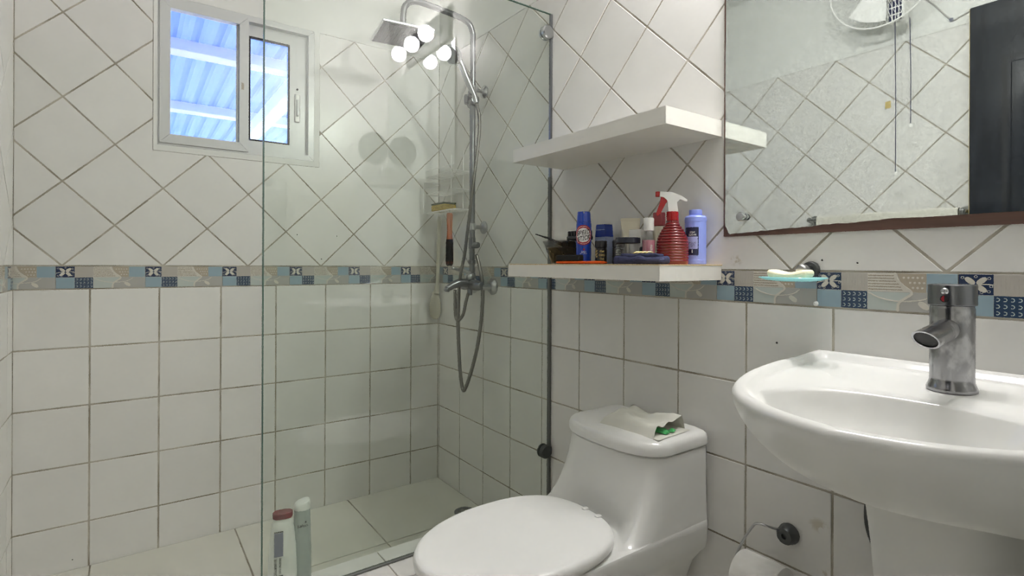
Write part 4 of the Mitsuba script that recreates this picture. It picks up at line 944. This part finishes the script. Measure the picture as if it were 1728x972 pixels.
# toilet paper holder
ph = thing('paper_holder', 'bent wire toilet paper holder with a dark round wall mount', 'paper holder')
add(ph + '__wall_mount', lathe([(0, 0), (.023, 0), (.0235, .004), (.020, .020), (.0165, .026), (.006, .0265), (.0055, .020), (0, .020)], 36, (-.0022, -1.722, .432), (-1, 0, 0)), 'dark_metal', smooth=40)
add(ph + '__wire', tube(spline([(-.020, -1.712, .440), (-.045, -1.70, .449), (-.055, -1.688, .4525), (-.058, -1.676, .4515), (-.062, -1.668, .444), (-.072, -1.653, .412), (-.085, -1.641, .372), (-.09, -1.640, .360), (-.09, -1.652, .357), (-.09, -1.70, .356), (-.09, -1.77, .356)], 80), .0028, 10), 'chrome', smooth=True)
tp = thing('toilet_roll', 'white toilet paper roll on the wire holder', 'toilet paper')
add(tp + '__paper', lathe([(.019, 0), (.050, 0), (.0515, .001), (.0515, .097), (.050, .098), (.019, .098), (.019, 0)], 48, (-.090, -1.655, .341), (0, -1, 0)), 'tissue', smooth=40)
add(tp + '__core', lathe([(.0178, .0), (.0189, .0), (.0189, .0985), (.0178, .0985), (.0178, 0)], 32, (-.090, -1.655, .341), (0, -1, 0)), 'cardboard', smooth=40)

# ---------------------------------------------------------------- left wall, seen in the mirror: door, towel, fan
d1 = add('door_1', box(-1.530, -1.497, -2.325, -1.672, .01, 2.073, .002), 'door_lacquer', kind='structure', label='open black panelled door folded against the left wall')
for z0, z1 in ((.20, .85), (.98, 1.855)):
    for i, m in enumerate(ringm(-2.325 + .095, -1.672 - .095, z0, z1, .018, -.002, .0045)):
        add(d1 + '__moulding', tf(m, np.array([[0, -1, 0, -1.499], [1, 0, 0, 0], [0, 0, 1, 0], [0, 0, 0, 1.0]])), 'rubber')
    add(d1 + '__panel', box(-1.4985, -1.491, -2.20, -1.795, z0 + .03, z1 - .03, .004), 'door_lacquer')
add(d1 + '__edge', box(-1.530, -1.498, -1.6718, -1.6705, .012, 2.071), 'door_edge', label='bare yellowish door edge')
add(d1 + '__handle', cat_([cyl(.025, .01, (-1.497, -1.735, 1.0), (1, 0, 0), n=24), cyl(.009, .04, (-1.49, -1.735, 1.0), (1, 0, 0), n=16), rbox(-1.46, -1.445, -1.86, -1.725, .992, 1.008, .006)]), 'chrome', smooth=40)
tr = thing('towel_rail', 'chrome towel rail on the left wall seen in the mirror', 'towel rail')
add(tr + '__rail', tube([(-1.48, -1.06, 1.268), (-1.48, -1.66, 1.268)], .009, 16), 'chrome', smooth=True)
for y in (-1.065, -1.655): add(tr + '__bracket', cat_([cyl(.012, .065, (-1.544, y, 1.268), (1, 0, 0), n=18), cyl(.024, .008, (-1.543, y, 1.268), (1, 0, 0), n=24, b=.002)]), 'chrome', smooth=40)
def towel(L_, H_, seed, thick=.015):
    """a towel folded over a rail along x, hanging down on both sides"""
    n = 64; prof = [(-thick, -H_), (-thick, -H_ * .5), (-thick, -.01), (-thick * .7, .008), (0, thick), (thick * .7, .008), (thick, -.01), (thick, -H_ * .5), (thick, -H_)]
    pr = spline([(*p, 0) for p in prof], 40)[:, :2]; rows = []
    for i, x in enumerate(np.linspace(0, L_, n)):
        w = np.stack([np.full(40, x), pr[:, 0], pr[:, 1]], 1)
        nz = meshkit.fbm(np.c_[np.full(40, x * 9), pr[:, 1] * 2.2, np.full(40, seed)], 3, seed) - .5
        w[:, 1] += nz * .03 * np.clip(-pr[:, 1] / H_ * 2, 0, 1) + np.sign(pr[:, 0]) * .003
        w[:, 2] += (meshkit.noise(np.c_[np.full(40, x * 25), pr[:, 0] * 30, np.full(40, 2.0)], seed) - .5) * .006
        rows.append(w)
    g = np.array(rows); v = g.reshape(-1, 3); i2, j2 = np.meshgrid(np.arange(n - 1), np.arange(39), indexing='ij'); a = (i2 * 40 + j2).ravel()
    f = np.stack([a, a + 40, a + 41, a + 1], 1); return trimesh.Trimesh(v, np.vstack([f[:, [0, 1, 2]], f[:, [0, 2, 3]]]), process=False)
t = thing('towel', 'white towel over the rail on the left wall seen in the mirror', 'towel')
scene[t] = mikit.ply(tf(towel(.54, .42, 5), trans(-1.48, -1.105, 1.268) @ rotz(-math.pi / 2)), 'terry', True)
fan = thing('wall_fan', 'white wall fan high on the left wall seen in the mirror', 'fan')
fcx, fcy, fcz = -1.38, -1.405, 2.272; Rf = .205
add(fan + '__cage_rim', tube([(fcx, fcy + Rf * math.cos(a), fcz + Rf * math.sin(a)) for a in np.linspace(0, 2 * math.pi, 64, endpoint=False)], .004, 8, True), 'white_plastic', smooth=True)
for s_, dpt in ((1, .055), (-1, .05)):
    ws = []
    for k in range(60):
        a = 2 * math.pi * k / 60
        ws.append(tube([(fcx + s_ * dpt * (1 - (r_ / Rf) ** 2.4), fcy + r_ * math.cos(a), fcz + r_ * math.sin(a)) for r_ in np.linspace(.045, Rf, 7)], .0009, 4))
    add(fan + '__cage_wires', cat_(ws), 'white_plastic', kind='stuff')
add(fan + '__hub_cap', lathe([(0, .006), (.03, .005), (.048, 0), (.05, -.004), (0, -.004)], 36, (fcx + .054, fcy, fcz), (1, 0, 0)), 'white_plastic', smooth=40)
for k in range(3):
    a0 = 2 * math.pi * k / 3 + .9
    g = []
    for r_ in np.linspace(.03, .175, 9):
        wv = .55 * (1 - .25 * r_ / .175)
        g.append([(fcx - .012 + .030 * (u - .5), fcy + r_ * math.cos(a0 + wv * (u - .5) * 2), fcz + r_ * math.sin(a0 + wv * (u - .5) * 2)) for u in np.linspace(0, 1, 9)])
    g = np.array(g); a = (np.arange(8)[:, None] * 9 + np.arange(8)[None]).ravel(); f = np.stack([a, a + 9, a + 10, a + 1], 1)
    add(fan + '__blade', (np.vstack([g.reshape(-1, 3), g.reshape(-1, 3) - [.0015, 0, 0]]), np.vstack([f, f[:, ::-1] + 81])), 'white_plastic', smooth=True)
mt = add(fan + '__motor', lathe([(0, 0), (.05, 0), (.06, .01), (.055, .06), (.03, .075), (0, .075)], 36, (fcx - .045, fcy, fcz), (-1, 0, 0)), 'white_plastic', smooth=40)
add(fan + '__wall_bracket', cat_([rbox(-1.5445, -1.525, fcy - .05, fcy + .05, 2.15, 2.36, .006), rbox(-1.53, -1.45, fcy - .022, fcy + .022, 2.245, 2.29, .006)]), 'white_plastic', smooth=40)
sw = add(fan + '__switch_box', rbox(-1.455, -1.40, fcy - .075, fcy - .02, 2.072, 2.165, .008), 'white_plastic', smooth=40)
add(sw + '__vents', cat_([box(-1.3995, -1.398, fcy - .068 + .0125 * i, fcy - .060 + .0125 * i, 2.080 + .03 * j, 2.104 + .03 * j) for i in range(4) for j in range(3)]), 'label_navy', kind='stuff', label='dark ventilation slots')
add(sw + '__arm', rbox(-1.44, -1.415, fcy - .06, fcy - .03, 2.16, 2.25, .006), 'white_plastic', smooth=40)
for y, z in ((-1.452, 1.425), (-1.505, 1.617)):
    c = add(fan + '__pull_cord', tube([(-1.402, y + .004, 2.074), (-1.402, y, (z + 2.07) / 2), (-1.402, y, z + .015)], .0016, 6), 'label_navy', smooth=True, label='dark pull cord')
    add(c + '__knob', lathe([(0, 0), (.006, .001), (.0075, .012), (.004, .018), (0, .018)], 16, (-1.402, y, z)), 'white_plastic', smooth=40)
cw = thing('fan_cable', 'grey cable clipped to the left wall between fan and door', 'cable')
add(cw + '__wire', tube(spline([(-1.535, -1.455, 2.24), (-1.540, -1.50, 2.20), (-1.5405, -1.545, 2.145), (-1.5405, -1.60, 2.066), (-1.5405, -1.63, 2.068), (-1.5405, -1.68, 2.085)], 40), .003, 8), 'l_grey', smooth=True)
add(cw + '__clip', rbox(-1.5425, -1.535, -1.607, -1.595, 2.058, 2.072, .002), 'label_grey', smooth=40)
tpz = thing('tape_scrap', 'small square of yellowed tape on the left wall seen in the mirror', 'tape')
scene[tpz] = mikit.ply(tf(extr(sbox(-1.385, 1.753, -1.363, 1.784), .0003, .0026), W['left']), 'label_gold')

# ---------------------------------------------------------------- rear wall, seen faintly in the glass
tr = thing('towel_rail', 'chrome towel rail on the rear wall reflected in the shower glass', 'towel rail')
ry = YR + .07
add(tr + '__rail', tube([(-.66, ry, 1.475), (-.19, ry, 1.475)], .009, 16), 'chrome', smooth=True)
for x in (-.655, -.195): add(tr + '__bracket', cat_([cyl(.012, .065, (x, YR + .001, 1.475), (0, 1, 0), n=18), cyl(.026, .01, (x, YR + .001, 1.475), (0, 1, 0), n=24, b=.002)]), 'chrome', smooth=40)
t = thing('towel', 'white bath towel on the rear wall rail reflected in the shower glass', 'towel')
scene[t] = mikit.ply(tf(towel(.36, .42, 8), trans(-.585, ry, 1.475)), 'terry', True)
t = thing('round_plaque', 'flat grey round disc on the rear wall reflected in the shower glass', 'disc')
add(t + '__disc', lathe([(0, 0), (.082, 0), (.082, .008), (0, .008)], 40, (-.098, YR + .001, 1.715), (0, 1, 0)), 'grey_disc', smooth=40)
add(t + '__rim', lathe([(.081, 0), (.086, 0), (.086, .012), (.081, .012), (.081, 0)], 40, (-.098, YR + .001, 1.715), (0, 1, 0)), 'dull_chrome', smooth=40)
t = thing('coil_rack', 'zigzag grey wire rack on the rear wall reflected in the shower glass', 'rack')
add(t + '__wire', tube([(-.165 + .0115 * i, YR + .012, 1.605 if i % 2 else 1.515) for i in range(14)], .0042, 6), 'plate_grey', smooth=True)
add(t + '__bar', box(-.17, -.012, YR + .001, YR + .010, 1.50, 1.512), 'l_grey')
